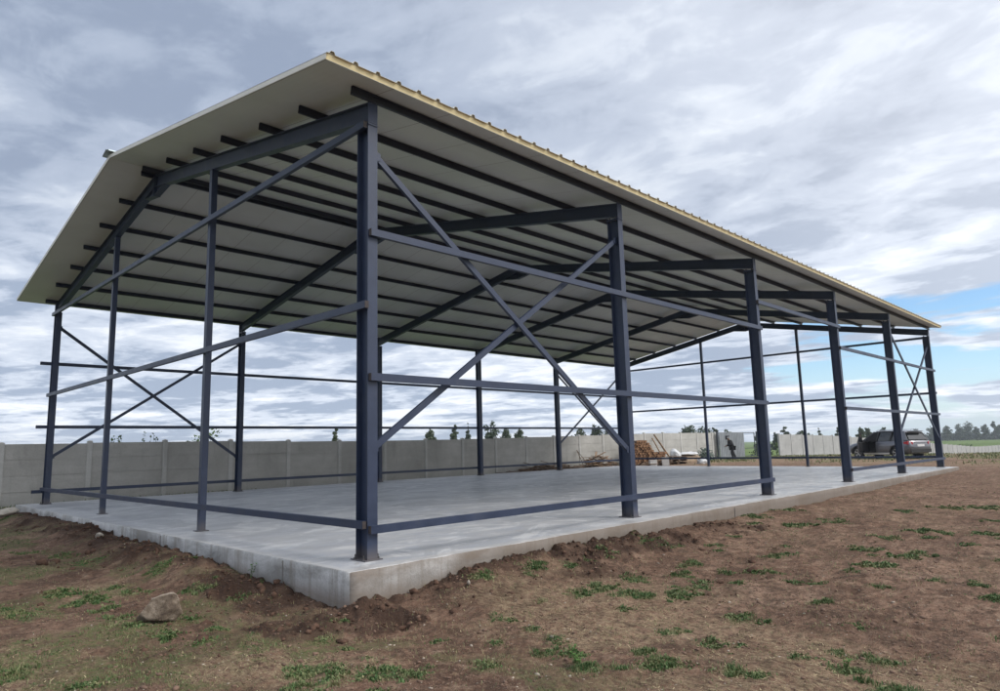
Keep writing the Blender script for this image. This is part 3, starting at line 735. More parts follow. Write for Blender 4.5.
wall([58.3+2.5*k for k in range(0, 40)], 18.5, 1.98, 'pale concrete wall to the right of the gate running off behind the car', light=True, yend=15.0)

# ------------------------------------------------------------------ gate
def gate():
    root = empty('sheet_metal_gate', (50.3, 18.72, gz(50.3, 18.7)), 'grey ribbed sheet metal gate in a dark frame at the wall opening', 'gate'); O = Vector(root.location)
    g0 = O.z
    fm = MB()
    for z in (.12, .78, 2.08): fm.bar((-3.2, 0, z), (3.4, 0, z), .06, .06 if z != .78 else .05)
    for x in (-3.2, 1.3, 3.4): fm.bar((x, 0, .09), (x, 0, 2.11), .06, .06, (1, 0, 0))
    fm.build('frame', MAT['gate_frame'], root)
    sh = MB(); n = 16; xs = np.linspace(-3.15, 1.28, n*4+1); V = []
    for i, x in enumerate(xs):
        d = -.045 - (.045 if (i % 4) in (1, 2) else 0)
        V += [(x, d, .08), (x, d, 2.12), (x, d+.003, .08), (x, d+.003, 2.12)]
    F = []
    for i in range(len(xs)-1): a = 4*i; b = a+4; F += [(a, b, b+1, a+1), (a+2, a+3, b+3, b+2), (a, a+2, b+2, b), (a+1, b+1, b+3, a+3)]
    sh.v = V; sh.f = F; sh.build('gate_sheet', MAT['gate_sheet'], root)
    for x in (-3.35, 3.9):
        p = MB(); p.box(x-.06, x+.06, -.06, .06, -.4, 2.18); p.build('gate_post', MAT['gate_frame'], root)
MAT['gate_frame'] = simple('gate_frame_paint', (.05,.06,.075), .5, .2, 4)
MAT['gate_sheet'] = simple('gate_sheet_metal', (.25,.27,.29), .45, .2, 1.2, metal=.2, world=True)
gate()

# ------------------------------------------------------------------ trees
def leaf_crown(blobs, n, size, seed):
    r = np.random.default_rng(seed); V = []
    wts = np.array([b[3]*b[4]*b[5] for b in blobs])**.75; wts /= wts.sum()
    pick = r.choice(len(blobs), n, p=wts)
    B = np.array(blobs)[pick]; d = r.normal(0, 1, (n, 3)); d /= np.linalg.norm(d, axis=1)[:,None]
    rad = r.random(n)**.45
    P = B[:,:3] + d*B[:,3:]*rad[:,None]
    a = r.normal(0, 1, (n, 3)); a /= np.linalg.norm(a, axis=1)[:,None]; b = np.cross(a, r.normal(0, 1, (n, 3))); b /= np.linalg.norm(b, axis=1)[:,None]
    s = (size*r.uniform(.6, 1.4, n))[:,None]
    V = np.stack([P-a*s, P-b*s*.6, P+a*s, P+b*s*.6], 1).reshape(-1, 3)
    return V, np.arange(4*n).reshape(-1, 4)
def tree(name, x, y, h, w, seed, label, mat='leaf_a', shape='round', n=900, leaf=None, trunk=.35, group=None, zb=None):
    r = random.Random(seed); z = gz(x, y)-.1 if zb is None else zb
    root = empty(name, (x, y, z), label, 'tree' if 'tree' in name else 'shrub', group)
    t = MB(); top = h*.85; lean = r.uniform(-.04, .04)*h
    t.tube([(0,0,-.2), (lean*.4, 0, h*.3), (lean, 0, top)], [h*.022, h*.016, h*.004], 6)
    blobs = []; nb = r.randint(7, 11)
    for k in range(nb):
        f = (k+.5)/nb; zz = h*(trunk+(1-trunk)*f*.93)
        env = {'round': math.sin(PI*min(1, .12+f*.86))**.7, 'poplar': .8*math.sin(PI*min(1, .2+f*.76))**.6, 'cone': 1-.85*f, 'shrub': 1-.5*f}[shape]
        rr = w/2*env*r.uniform(.45, .7); a = r.uniform(0, 2*PI); off = w/2*env*r.uniform(.15, .6)
        cx, cy = off*math.cos(a), off*math.sin(a)
        blobs.append((cx+lean*f, cy, zz, rr, rr, rr*r.uniform(.6, 1.0)))
        t.tube([(lean*f*.7, 0, zz*.72), (cx*.6+lean*f*.8, cy*.6, zz*.9), (cx+lean*f, cy, zz)], [h*.008, h*.005, h*.002], 4)
    t.build('trunk', MAT['bark_far'], root)
    V, F = leaf_crown(blobs, n, leaf or h*.03, seed); np_mesh('crown', V, F, MAT[mat], root)
    return root
F0 = np.array([0.7012555, 0.69844829, 0.14286605]); R0 = np.array([0.70798118, -0.70580434, -0.0245535]); U0 = np.array([-0.08368613, -0.11836475, 0.98943742])
def bearing(px):     # ground bearing of a landmark, used to lay the plan out
    d = F0 + R0*(px+8.37-500)/675.15; return math.atan2(d[1], d[0])
def spot(px, dist):
    a = bearing(px); return CX+dist*math.cos(a), CY+dist*math.sin(a)
def hgt(px, top, dist, z):
    hor = 458.8-.0249*px; dep = dist*math.cos(bearing(px)-R(44.9)); return 1.34-z+(hor-top)*dep/675/1.0
mid = [ # px, top y, distance, width px, shape, colour, label
 (211, 429, 60, 34, 'shrub', 'leaf_c', 'loose light green shrub showing over the left part of the wall'),
 (337, 427, 70, 9, 'poplar', 'leaf_a', 'thin young tree just left of the nearest column above the wall'),
 (430, 428, 110, 10, 'round', 'leaf_a', 'small round tree above the wall right of the nearest column'),
 (452, 424, 115, 9, 'poplar', 'leaf_a', 'slender tree above the wall left of the second rear column in view'),
 (466, 421, 110, 11, 'cone', 'leaf_b', 'taller pointed dark tree above the wall left of a rear column'),
 (488, 420, 105, 13, 'round', 'leaf_b', 'taller dark round tree above the wall right of a rear column'),
 (504, 427, 120, 12, 'round', 'leaf_a', 'low dull green tree above the middle of the wall'),
 (517, 428, 120, 10, 'round', 'leaf_a', 'low bushy tree above the middle of the wall next to its twin'),
 (575, 428, 130, 14, 'round', 'leaf_a', 'low wide tree between the crossed rear braces above the wall'),
 (592, 424, 120, 18, 'round', 'leaf_b', 'wide dark tree behind the rear braces above the wall'),
 (605, 426, 125, 12, 'round', 'leaf_a', 'small tree behind the second front column above the wall'),
 (684, 424, 120, 19, 'round', 'leaf_b', 'wide dark tree above the wall behind the white tarpaulin'),
 (699, 425, 125, 17, 'round', 'leaf_b', 'broad dark tree above the wall left of the gate'),
 (709, 427, 130, 9, 'round', 'leaf_a', 'small tree at the wall end next to the gate post'),
 (721, 429, 150, 12, 'round', 'leaf_a', 'faint low tree above the metal gate'),
 (754, 429, 160, 11, 'round', 'leaf_b', 'dark tree seen through the open part of the gate'),
 (768, 433, 190, 8, 'round', 'leaf_b', 'small dark tree in the wall opening'),
 (778, 426, 150, 10, 'poplar', 'leaf_b', 'tall dark tree at the right end of the wall opening'),
 (795, 431, 170, 14, 'round', 'leaf_a', 'flat topped low tree above the pale wall near the opening'),
 (811, 426, 160, 8, 'cone', 'leaf_b', 'pointed dark tree above the middle of the pale wall'),
 (829, 426, 165, 10, 'cone', 'leaf_b', 'pointed dark tree with wide skirt above the pale wall left of the car'),
 (852, 427, 160, 9, 'round', 'leaf_a', 'small dull tree above the open car door'),
 (859, 428, 170, 9, 'round', 'leaf_a', 'small round tree above the bonnet of the car'),
 (876, 427, 190, 9, 'round', 'leaf_a', 'round tree above the roof of the car'),
]
for i, (px, top, dist, wpx, shp, mt, lab) in enumerate(mid):
    x, y = spot(px, dist); z = gz(x, y); dep = dist*math.cos(bearing(px)-R(44.9)); w = wpx*dep/675*1.5
    nm = 'shrub' if shp == 'shrub' else ('conifer_tree' if shp == 'cone' else 'broadleaf_tree')
    tree(nm, x, y, hgt(px, top-1.5, dist, z), w, 100+i, lab, mt, shp, 1100, max(.07, dist*.0016), .12 if shp in ('cone', 'shrub') else .25, 'trees beyond the wall')
line = [(905,428,10),(922,426,12),(937,425,11),(949,423,13),(958,421,14),(966,426,9),(974,424,11),(984,421,10),(991,424,10),(1001,427,14)]
ll = ['leftmost tree of the far tree line behind the car roof','far tree of the tree line above the tail of the car','far tree just right of the last front column','bushy far tree right of the last column in the tree line','tallest dark tree of the far tree line','narrow low far tree beside the tallest one','thin crowned far tree right of the narrow low one','tall thin far tree with open crown in the tree line','forked far tree near the right end of the tree line','rightmost tree of the far tree line at the picture edge']
for i, (px, top, wpx) in enumerate(line):
    dist = 560+25*math.sin(i*2.1); x, y = spot(px, dist); z = float(base(np.array(x), np.array(y))); dep = dist*math.cos(bearing(px)-R(44.9))
    tree('field_tree', x, y, hgt(px, top, dist, z), wpx*dep/675*1.05, 300+i, ll[i], 'leaf_a', 'poplar' if i in (6,7) else 'round', 1000, .5, .30 if i in (6,7,8) else .15, 'trees of the far tree line', zb=z)
def hedge():
    Vs = []; r = np.random.default_rng(4); bl = []
    for px in np.linspace(880, 1090, 60):
        d = 590+15*r.random(); x, y = spot(px, d); z = float(base(np.array(x), np.array(y))); h = r.uniform(3.5, 6.5); bl.append((x, y, z+h*.45, 5, 5, h*.5))
    V, F = leaf_crown(bl, 9000, .8, 3); o = np_mesh('undergrowth', V, F, MAT['leaf_b']); tag(o, 'dark continuous undergrowth along the foot of the far tree line', 'undergrowth', kind='stuff')
hedge()
x, y = spot(952, 190); tree('shrub', x, y, 1.6, 7, 77, 'lone dark green bush in the field beyond the far fence', 'leaf_c', 'shrub', 500, .22, .05)
x, y = spot(772, 82); tree('shrub', x, y, 1.5, 3.2, 78, 'dense green bush in the wall opening behind the gate', 'leaf_c', 'shrub', 900, .09, .05)
x, y = spot(754, 84); tree('shrub', x, y, 1.1, 3.4, 79, 'low dark green bush seen through the bare part of the gate', 'leaf_b', 'shrub', 900, .09, .05)
tree('shrub', 41.2, 16.9, 1.0, 2.3, 80, 'blue green bushy weed clump between tarpaulin and gate', 'leaf_blue', 'shrub', 1500, .05, .05)
# tall weeds poking above the wall
for i, (px, top) in enumerate(((118, 435), (155, 434))):
    a = bearing(px); d = (19.7-CY)/math.sin(a); x, y = spot(px, d); z = gz(x, y)
    root = empty('tall_weed', (x, y, z), ['thin tall weed tips above the wall between the left gable posts','thin tall weed tips above the wall left of the nearer gable post','thin weed tips above the wall right of the far left column','thin weed tips above the wall right of the first rear column'][i], 'weed', 'weeds behind the wall')
    t = MB(); r = random.Random(i); hh = hgt(px, top, d, z); bl = []
    for k in range(6):
        ox = r.uniform(-.35, .35); h2 = hh*r.uniform(.88, 1.02); t.tube([(ox*.5,0,0), (ox,0,h2)], [.012, .003], 4)
        for q in range(5): bl.append((ox*(.5+.1*q), 0, h2*(.6+.1*q), .06, .06, .1))
    t.build('stem', MAT['leaf_c'], root); V, F = leaf_crown(bl, 160, .04, 40+i); np_mesh('leaf', V, F, MAT['leaf_c'], root)

# small leafy plants at the slab edge
def plant(x, y, h, label, seed, nl=26):
    root = empty('leafy_weed', (x, y, gz(x, y)), label, 'weed'); r = random.Random(seed); t = MB(); lf = MB()
    for k in range(4):
        a = r.uniform(0, 2*PI); tip = Vector((math.cos(a)*h*.45, math.sin(a)*h*.45, h*r.uniform(.6, 1))); t.tube([(0,0,-.01), tip*.55, tip], [.003,.0025,.001], 5)
        for q in range(nl//4):
            p = tip*(.3+.7*(q+1)/(nl//4)); b = r.uniform(0, 2*PI); d = Vector((math.cos(b), math.sin(b), r.uniform(.1, .7))).normalized(); L = h*r.uniform(.2, .34); s = d.cross(Vector((0,0,1))).normalized()*L*.33
            lf.poly([p, p+d*L*.5+s, p+d*L+Vector((0,0,-L*.15)), p+d*L*.5-s], [(0,1,2),(0,2,3)])
    t.build('stem', MAT['leaf_c'], root); lf.build('leaf', MAT['plantleaf'], root)
MAT['plantleaf'] = leafy('weed_leaf', (.06,.14,.035), (.12,.22,.06), 20)
plant(-.02, 1.72, .17, 'small green leafy weed growing against the left slab edge', 1)
plant(-.05, 1.35, .07, 'tiny green seedling beside the leafy weed at the slab edge', 4, 12)
plant(1.75, -.84, .11, 'low green weed on the dark soil right of the slab corner', 2, 34)
plant(.16, -3.55, .10, 'broad dark green weed at the bottom middle of the yard', 3, 60)
plant(1.44, -5.1, .09, 'dark green leafy weed at the bottom right of the yard', 5, 50)
plant(.42, -3.28, .09, 'dark green weed just behind the broad weed in the yard', 6, 40)

# ------------------------------------------------------------------ yard materials by the wall
MAT['log_bark'] = simple('log_bark', (.14,.08,.05), .9, .3, 12, bump=.5, world=True)
MAT['log_end'] = simple('sawn_log_end', (.43,.245,.14), .85, .25, 6, world=True)
MAT['wood_old'] = simple('weathered_timber', (.17,.12,.085), .9, .3, 5, world=True)
MAT['wood_new'] = simple('fresh_timber', (.30,.20,.125), .8, .25, 5, world=True)
MAT['tarp'] = simple('white_plastic_film', (.56,.57,.58), .4, .06, 4, world=True)
MAT['whitebox'] = simple('white_board', (.68,.68,.67), .6, .06, 4, world=True)
def logs():
    az = bearing(650); ax = Vector((math.cos(az+.22), math.sin(az+.22), 0)); side = Vector((math.sin(az+.22), -math.cos(az+.22), 0)); c0 = Vector((33.9, 16.7, gz(33.9, 16.7)+.12))
    r = random.Random(5); sites = []
    rad = .088
    for row in range(10):
        z = .02+row*rad*1.74; lo, hi = -1.25, 1.0
        if row > 4: hi = .35-(row-5)*.08; 
        if row > 8: lo, hi = -.95, -.1
        s = lo + (rad if row % 2 else 0)
        while s < hi - (row*.02): sites.append((s, z)); s += rad*2.03
    proto = None
    words = ['bottom', 'second', 'third', 'fourth', 'fifth', 'sixth', 'seventh', 'eighth', 'ninth', 'tenth']
    for i, (s, z) in enumerate(sites):
        if proto is None:
            root = empty('log', (0,0,0), 'x', 'log', 'logs stacked in the pile by the wall')
            mb = MB(); n = 12; pts = [(0,0,0), (1.1,0,0)]; mb.tube(pts, [rad*.98, rad*.93], n, cap=False); mb.build('bark', MAT['log_bark'], root, True)
            for xx in (-.002, 1.102):
                mb = MB(); v = [(xx, rad*.97*math.cos(2*PI*k/n), rad*.97*math.sin(2*PI*k/n)) for k in range(n)]; mb.poly(v, [tuple(range(n))]); mb.build('cut_face', MAT['log_end'], root)
            proto = root; o = root
        else: o = copy_tree(proto)
        p = c0 + side*(s+r.uniform(-.015,.015)) + Vector((0,0,z)) + ax*r.uniform(-.09, .09)
        o.location = p; q = r.uniform(.82, 1.1); o.scale = (r.uniform(.9, 1.1), q, q)
        o.rotation_euler = (r.uniform(0, 6.28), 0, math.atan2(ax.y, ax.x)+r.uniform(-.04, .04))
        row = int(round((z-.02)/(rad*1.74)))
        o['label'] = 'sawn log with orange cut face in the %s layer of the log pile' % words[row]
        # logs of one layer look alike; the layer names what can be told apart
        o['group'] = 'logs in the %s layer of the pile' % words[row]
logs()
def plank(name, pts, w, h, mat, label, cat, group=None, up=(0,0,1)):
    mb = MB()
    c = Vector(np.mean(np.array([p for p in pts]), axis=0))
    for a, b in zip(pts[:-1], pts[1:]): mb.bar(Vector(a)-c, Vector(b)-c, w, h, up)
    o = mb.build(name, mat, loc=c); return tag(o, label, cat, group)
g = lambda x, y: gz(x, y)
plank('plank', [(38.0,17.6,g(38,17.6)), (37.7,18.8,g(37.7,18.8)+1.95)], .11, .04, MAT['wood_new'], 'pale timber plank leaning on the wall right of the log pile', 'plank', 'planks leaning on the wall', (1,0,0))
plank('plank', [(37.2,17.7,g(37.2,17.7)), (37.45,18.8,g(37.4,18.8)+1.7)], .08, .035, MAT['wood_new'], 'narrow timber plank crossing the taller leaning plank', 'plank', 'planks leaning on the wall', (1,0,0))
plank('stick', [(28.7,18.1,g(28.7,18.1)), (28.95,18.85,g(29,18.8)+1.15)], .03, .03, MAT['wood_old'], 'thin dark stick leaning on the wall above the brushwood', 'stick')
plank('stick', [(29.5,18.2,g(29.5,18.2)), (28.98,18.84,g(29,18.8)+1.1)], .03, .03, MAT['wood_old'], 'thin slanting stick crossing the other leaning stick', 'stick')
def brush(name, x0, x1, y, h, n, mat, label, cat, seed, spread=.8, L=(.8, 2.2)):
    r = random.Random(seed); mb = MB(); cx = (x0+x1)/2; z0 = g(cx, y)
    # core heap of broken boards
    for k in range(n):
        x = r.uniform(x0, x1)-cx; f = 1-abs(2*x/(x1-x0))**2; z = r.uniform(.02, max(.06, h*f)); yy = r.uniform(-spread, spread)*(1-z/h*.6)
        a = r.gauss(.15, .5); l = r.uniform(*L)/2; t = r.gauss(0, .12)
        d = Vector((math.cos(a)*math.cos(t), math.sin(a)*math.cos(t), math.sin(t))); p = Vector((x, yy, z+.02))
        mb.bar(p-d*l, p+d*l, r.uniform(.04, .14), r.uniform(.015, .04))
    return tag(mb.build(name, mat, loc=(cx, y, z0)), label, cat, kind='stuff')
brush('board_heap', 22.6, 28.2, 18.05, .40, 170, MAT['wood_old'], 'long low heap of dark old boards at the foot of the wall', 'board heap', 1)
brush('timber_offcuts', 28.4, 30.4, 17.7, .85, 150, MAT['wood_new'], 'tangled brown heap of timber offcuts behind the slab', 'timber offcuts', 2, .6, (.5, 1.4))
brush('dark_scrap', 30.2, 31.0, 17.6, .55, 50, MAT['wood_old'], 'dark scrap wood at the right end of the offcut heap', 'scrap wood', 8, .4, (.3, .8))
brush('scrap_heap', 31.2, 36.8, 16.15, .30, 130, MAT['wood_old'], 'dark scattered scrap wood lying in front of the log pile', 'scrap wood', 3, .5, (.4, 1.2))
def pallets():
    k = 0
    for lv in range(3):
        root = empty('wooden_pallet', (35.4+.05*lv, 15.9, g(35.4, 15.9)+.02+lv*.17), ['bottom wooden pallet of the small stack right of the log pile','middle wooden pallet of the small stack right of the log pile','top wooden pallet of the small stack right of the log pile'][lv], 'pallet', 'pallets in the small stack', R(-35+6*lv))
        a = MB(); [a.box(-.6, .6, y-.05, y+.05, .11, .13) for y in (-.35, -.17, 0, .17, .35)]; a.build('deck_board', MAT['wood_old'], root)
        b = MB(); [b.box(x-.05, x+.05, -.4, .4, 0, .108) for x in (-.55, 0, .55)]; b.build('bearer', MAT['wood_old'], root)
pallets()
def whitebox(x, y, sx, sy, sz, rz, label):
    root = empty('white_box', (x, y, g(x, y)+.01), label, 'box', None, rz)
    m = MB(); m.box(-sx/2, sx/2, -sy/2, sy/2, 0, sz); o = m.build('carton', MAT['whitebox'], root)
    m = MB(); m.box(-sx/2-.01, sx/2+.01, -sy/2-.01, sy/2+.01, sz+.002, sz+.03); m.build('lid', MAT['whitebox'], root)
whitebox(32.55, 15.8, .42, .3, .34, R(-40), 'white box on the scrap in front of the log pile, left one')
whitebox(33.5, 15.5, .42, .34, .46, R(-52), 'white box standing at the slab edge below the right end of the logs')
def soft(name, loc, size, mat, label, cat, seed, amp=.25, parent=None, kind=None):
    V, F = ico(4); r = np.random.default_rng(seed)
    q = V@r.normal(0, 1, (3, 10))*2.2; V = V*(1+amp*np.sin(q+r.uniform(0, 6, 10)).sum(1)/4)[:,None]
    q = V@r.normal(0, 1, (3, 6))*7; V = V*(1+amp*.18*np.sin(q).sum(1)/2)[:,None]
    V[:,2] = np.maximum(V[:,2], -.25); V = V*np.array(size)
    o = np_mesh(name, V, F, mat, parent, True); o.location = loc; return tag(o, label, cat, kind=kind) if label else o
MAT['sand'] = simple('heaped_sand', (.27,.20,.135), .95, .2, 3, bump=.6, world=True)
soft('sand_mound', (38.9,17.5,g(38.9,17.5)+.02), (2.9,.95,.55), MAT['sand'], 'low brown mound of sand along the wall right of the logs', 'mound', 3, .12)
soft('plastic_sheet', (39.0,17.15,g(38.9,17.5)+.52), (.95,.38,.13), MAT['tarp'], 'crumpled white plastic sheet lying on the sand mound', 'plastic sheet', 4, .4)
soft('plastic_bag', (37.55,17.1,g(37.6,17.2)+.48), (.3,.3,.42), MAT['tarp'], 'upright white plastic bag at the left end of the sand mound', 'plastic bag', 6, .25)
soft('plastic_bag', (35.9,14.3,g(35.8,14.3)+.08), (.36,.28,.30), MAT['tarp'], 'white crumpled plastic bag on the ground near the far post', 'plastic bag', 9, .3)

# ------------------------------------------------------------------ car
def car():
    root = empty('parked_suv', (43.957, 5.833, -.02), 'silver grey sport utility car with its front door open behind the shed', 'car', None, 1.1058)
    root.location.z = float(np.min([gz(43.9, 5.8), 0.0]))
    paint = M('car_paint'); paint.col((.14,.142,.16)).set(.28, .55, .5); paint.b.inputs['Coat Weight'].default_value = .6; paint = paint.m
    blk = simple('black_trim', (.02,.02,.022), .6, .2); glass = M('tinted_glass'); glass.col((.015,.018,.022)).set(.05, 0, .8); glass = glass.m
    red = simple('red_lamp_glass', (.42,.02,.03), .2, .1); rub = simple('tyre_rubber', (.022,.022,.022), .85, .1); alloy = simple('alloy_rim', (.55,.56,.58), .3, .05, metal=.8)
    white = simple('white_plate', (.7,.7,.7), .5, .03); dark = simple('dark_interior', (.012,.012,.014), .9, .1)
    def loft(secs, name, mat, parent, smooth=True):
        mb = MB(); n = None; V = []
        for x, prof in secs:
            ring = [(x, y, z) for y, z in prof] + [(x, -y, z) for y, z in prof[::-1]]; n = len(ring); V += ring
        F = [tuple(range(n))[::-1], tuple((len(secs)-1)*n+i for i in range(n))]
        for i in range(len(secs)-1):
            for k in range(n): F.append((i*n+k, i*n+(k+1) % n, (i+1)*n+(k+1) % n, (i+1)*n+k))
        mb.v = V; mb.f = F; return mb
    def sec(w, zb, zt, tum=.04):
        return [(w*.80, zb), (w-.015, zb+.10), (w, zb+.28), (w, .80), (w-tum*.6, zt-.10), (w-tum-.06, zt-.015), (w*.45, zt+.012)]
    B = [(-2.33, sec(.80,.46,.86)), (-2.28, sec(.87,.36,1.06)), (-2.15, sec(.92,.30,1.13)), (-1.8, sec(.935,.26,1.14)), (-1.0, sec(.935,.24,1.12)), (0, sec(.93,.24,1.10)), (.75, sec(.93,.24,1.08)),
         (1.15, sec(.93,.26,1.05)), (1.6, sec(.925,.28,1.00)), (2.0, sec(.89,.30,.93)), (2.2, sec(.82,.33,.84)), (2.32, sec(.68,.38,.70))]
    body = loft(B, 'body', paint, root).build('body', paint, None, True)
    # wheel arches and the open front doorway cut out of the shell
    cut = MB()
    for wx in (-1.41, 1.41):
        for sg in (-1, 1): cut.tube([(wx, sg*.62, .36), (wx, sg*1.1, .36)], .43, 28)
    cutd = MB(); cutd.box(.02, .98, .45, 1.2, .32, 1.3)
    co = cut.build('c', dark); cd = cutd.build('d', dark)
    for c in (co, cd):
        md = body.modifiers.new('b', 'BOOLEAN'); md.object = c; md.operation = 'DIFFERENCE'; md.solver = 'EXACT'
    dg = bpy.context.evaluated_depsgraph_get(); me = bpy.data.meshes.new_from_object(body.evaluated_get(dg)); body.modifiers.clear(); body.data = me
    for c in (co, cd): bpy.data.objects.remove(c)
    body.parent = root
    def cab(z, w, x0, x1, dz, wt):  # greenhouse
        pass
    # greenhouse glass, roof, pillars
    gl = MB(); b = [(-2.16, .84, 1.10), (.95, .86, 1.06)]
    lo = [(-2.20,.86,1.115), (1.12,.87,1.055)]; hi = [(-1.86,.64,1.62), (.22,.66,1.66)]
    V = [(lo[0][0],-lo[0][1],lo[0][2]),(lo[1][0],-lo[1][1],lo[1][2]),(lo[1][0],lo[1][1],lo[1][2]),(lo[0][0],lo[0][1],lo[0][2]),(hi[0][0],-hi[0][1],hi[0][2]),(hi[1][0],-hi[1][1],hi[1][2]),(hi[1][0],hi[1][1],hi[1][2]),(hi[0][0],hi[0][1],hi[0][2])]
    gl.poly(V, [(0,3,2,1),(4,5,6,7),(0,1,5,4),(1,2,6,5),(2,3,7,6),(3,0,4,7)]); gl.build('window_glass', glass, root)
    rf = MB(); n = 7; V = []
    xs = [(-2.0, .62, 1.60), (-1.85, .67, 1.655), (-1.2, .70, 1.70), (-.5, .71, 1.715), (.05, .70, 1.70), (.30, .66, 1.655)]
    rf2 = loft([(x, [(w, z-.05), (w, z-.015), (w*.85, z+.02), (w*.4, z+.035)]) for x, w, z in xs], 'roof', paint, root); rf2.build('roof', paint, root, True)
    for sg in (-1, 1):
        p = MB(); p.bar((1.10, sg*.865, 1.06), (.22, sg*.672, 1.67), .05, .07); p.build('windscreen_pillar', paint, root)
        p = MB(); p.bar((0, sg*.885, 1.08), (-.12, sg*.69, 1.66), .03, .09, (1,0,0)); p.bar((-1.0, sg*.885, 1.10), (-1.05, sg*.69, 1.66), .03, .09, (1,0,0)); p.build('door_pillar', blk, root)
        p = MB(); p.poly([(-1.62,sg*.885,1.12),(-2.19,sg*.875,1.12),(-1.92,sg*.67,1.65),(-1.75,sg*.685,1.66),(-1.62,sg*.86,1.12),(-2.17,sg*.85,1.12),(-1.92,sg*.645,1.65),(-1.75,sg*.66,1.66)], [(0,1,2,3),(7,6,5,4),(0,4,5,1),(1,5,6,2),(2,6,7,3),(3,7,4,0)]); p.build('rear_pillar', paint, root)
        p = MB(); p.tube([(-1.75, sg*.62, 1.72), (-1.6, sg*.62, 1.775), (0, sg*.64, 1.775), (.12, sg*.64, 1.72)], .016, 6); p.build('roof_rail', alloy, root)
        p = MB(); p.box(-.95, .95, sg*.93-.02, sg*.93+.02, .27, .38); p.build('sill', alloy, root)
        # rear lamp
        p = MB(); p.poly([(-2.26,sg*.895,.86),(-2.34,sg*.60,.86),(-2.34,sg*.60,1.02),(-2.22,sg*.90,1.06),(-1.95,sg*.938,1.00),(-1.98,sg*.942,.90),(-2.2,sg*.6,.94)], [(0,1,2,3),(0,3,4,5),(0,5,6),(5,4,6),(4,3,6),(3,2,6),(2,1,6),(1,0,6)]); p.build('tail_lamp', red, root)
        p = MB(); p.box(1.0, 1.12, sg*.97-.09, sg*.97+.09, 1.06, 1.20); p.build('wing_mirror', blk, root)
        # head lamp
        p = MB(); p.poly([(2.33,sg*.45,.68),(2.24,sg*.78,.70),(2.16,sg*.84,.83),(2.27,sg*.5,.80),(2.1,sg*.6,.72)], [(0,1,2,3),(0,4,1),(1,4,2),(2,4,3),(3,4,0)]); p.build('head_lamp', white, root)
        # lower cladding
    p = MB(); p.bar((-2.345, -.80, .48), (-2.345, .80, .48), .03, .20); p.build('rear_bumper', blk, root)
    p = MB(); p.box(-2.352, -2.30, -.28, .28, .74, .87); p.build('number_plate', white, root)
    p = MB(); p.poly([(-2.205,-.72,1.16),(-2.205,.72,1.16),(-1.90,.56,1.60),(-1.90,-.56,1.60),(-2.225,-.74,1.155),(-2.225,.74,1.155),(-1.915,.58,1.612),(-1.915,-.58,1.612)], [(0,1,2,3),(7,6,5,4),(0,4,5,1),(1,5,6,2),(2,6,7,3),(3,7,4,0)]); p.build('rear_window', glass, root)
    p = MB(); p.bar((-2.06,-.56,1.66), (-2.06,.56,1.66), .16, .03); p.build('spoiler', paint, root)
    p = MB(); p.box(-2.36, -2.32, -.5, .5, .98, 1.0); p.build('tailgate_trim', alloy, root)
    for wx in (-1.41, 1.41):
        for sg in (-1, 1):
            mb = MB(); n = 28; pr = [(.25, .0), (.33, .0), (.362, .03), (.368, .11), (.362, .19), (.33, .225), (.25, .225)]
            V = []
            for k in range(n):
                a = 2*PI*k/n
                for rr, o in pr: V.append((wx+rr*math.cos(a), sg*(.93-o), .362+rr*math.sin(a)))
            m_ = len(pr); F = [(k*m_+i, k*m_+(i+1) % m_, ((k+1) % n)*m_+(i+1) % m_, ((k+1) % n)*m_+i) for k in range(n) for i in range(m_)]
            mb.v = V; mb.f = F; ty = mb.build('wheel', rub, root, True)
            rm = MB()
            for k in range(5):
                a = 2*PI*k/5+.3
                for da in (-.13, .13): rm.bar((wx, sg*.915, .362), (wx+.25*math.cos(a+da), sg*.925, .362+.25*math.sin(a+da)), .035, .04, (0,1,0))
            rm.tube([(wx, sg*.87, .362), (wx, sg*.925, .362)], .06, 12)
            for k in range(24):
                a, b_ = 2*PI*k/24, 2*PI*(k+1)/24; rm.bar((wx+.245*math.cos(a), sg*.915, .362+.245*math.sin(a)), (wx+.245*math.cos(b_), sg*.915, .362+.245*math.sin(b_)), .03, .025, (0,1,0))
            rm.build('rim', alloy, ty)
            dk = MB(); dk.tube([(wx, sg*.78, .362), (wx, sg*.80, .362)], .25, 20); dk.build('brake_disc', dark, ty)
            ar = MB()
            for k in range(14):
                a, b_ = PI*k/14*1.1-.15, PI*(k+1)/14*1.1-.15
                ar.bar((wx+.455*math.cos(a), sg*.925, .36+.455*math.sin(a)), (wx+.455*math.cos(b_), sg*.925, .36+.455*math.sin(b_)), .05, .05, (0,1,0))
            ar.build('wheel_arch_trim', blk, root)
    # open front door, hinged at its front edge and swung out
    dr = bpy.data.objects.new('tmp', None)
    hinge = Vector((1.0, .92, 0)); a = R(62)
    def T(l, t, z): # l back along the door, t thickness
        d = Vector((-math.cos(a), math.sin(a), 0)); n_ = Vector((math.sin(a), math.cos(a), 0)); return hinge + d*l + n_*t + Vector((0,0,z))
    p = MB(); v = []
    for t in (-.04, .05): v += [T(0,t,.36), T(.95,t,.36), T(.98,t,1.08), T(0,t,1.05)]
    p.poly(v, [(0,1,2,3),(7,6,5,4),(0,4,5,1),(1,5,6,2),(2,6,7,3),(3,7,4,0)]); d = p.build('front_door', paint, root)
    p = MB(); fr = [T(.0,0,1.06), T(.55,-.12,1.60), T(.88,-.14,1.64), T(.97,0,1.08)]
    for q, w_ in zip(fr[:-1], fr[1:]): p.bar(q, w_, .035, .045)
    p.build('door_frame', blk, d)
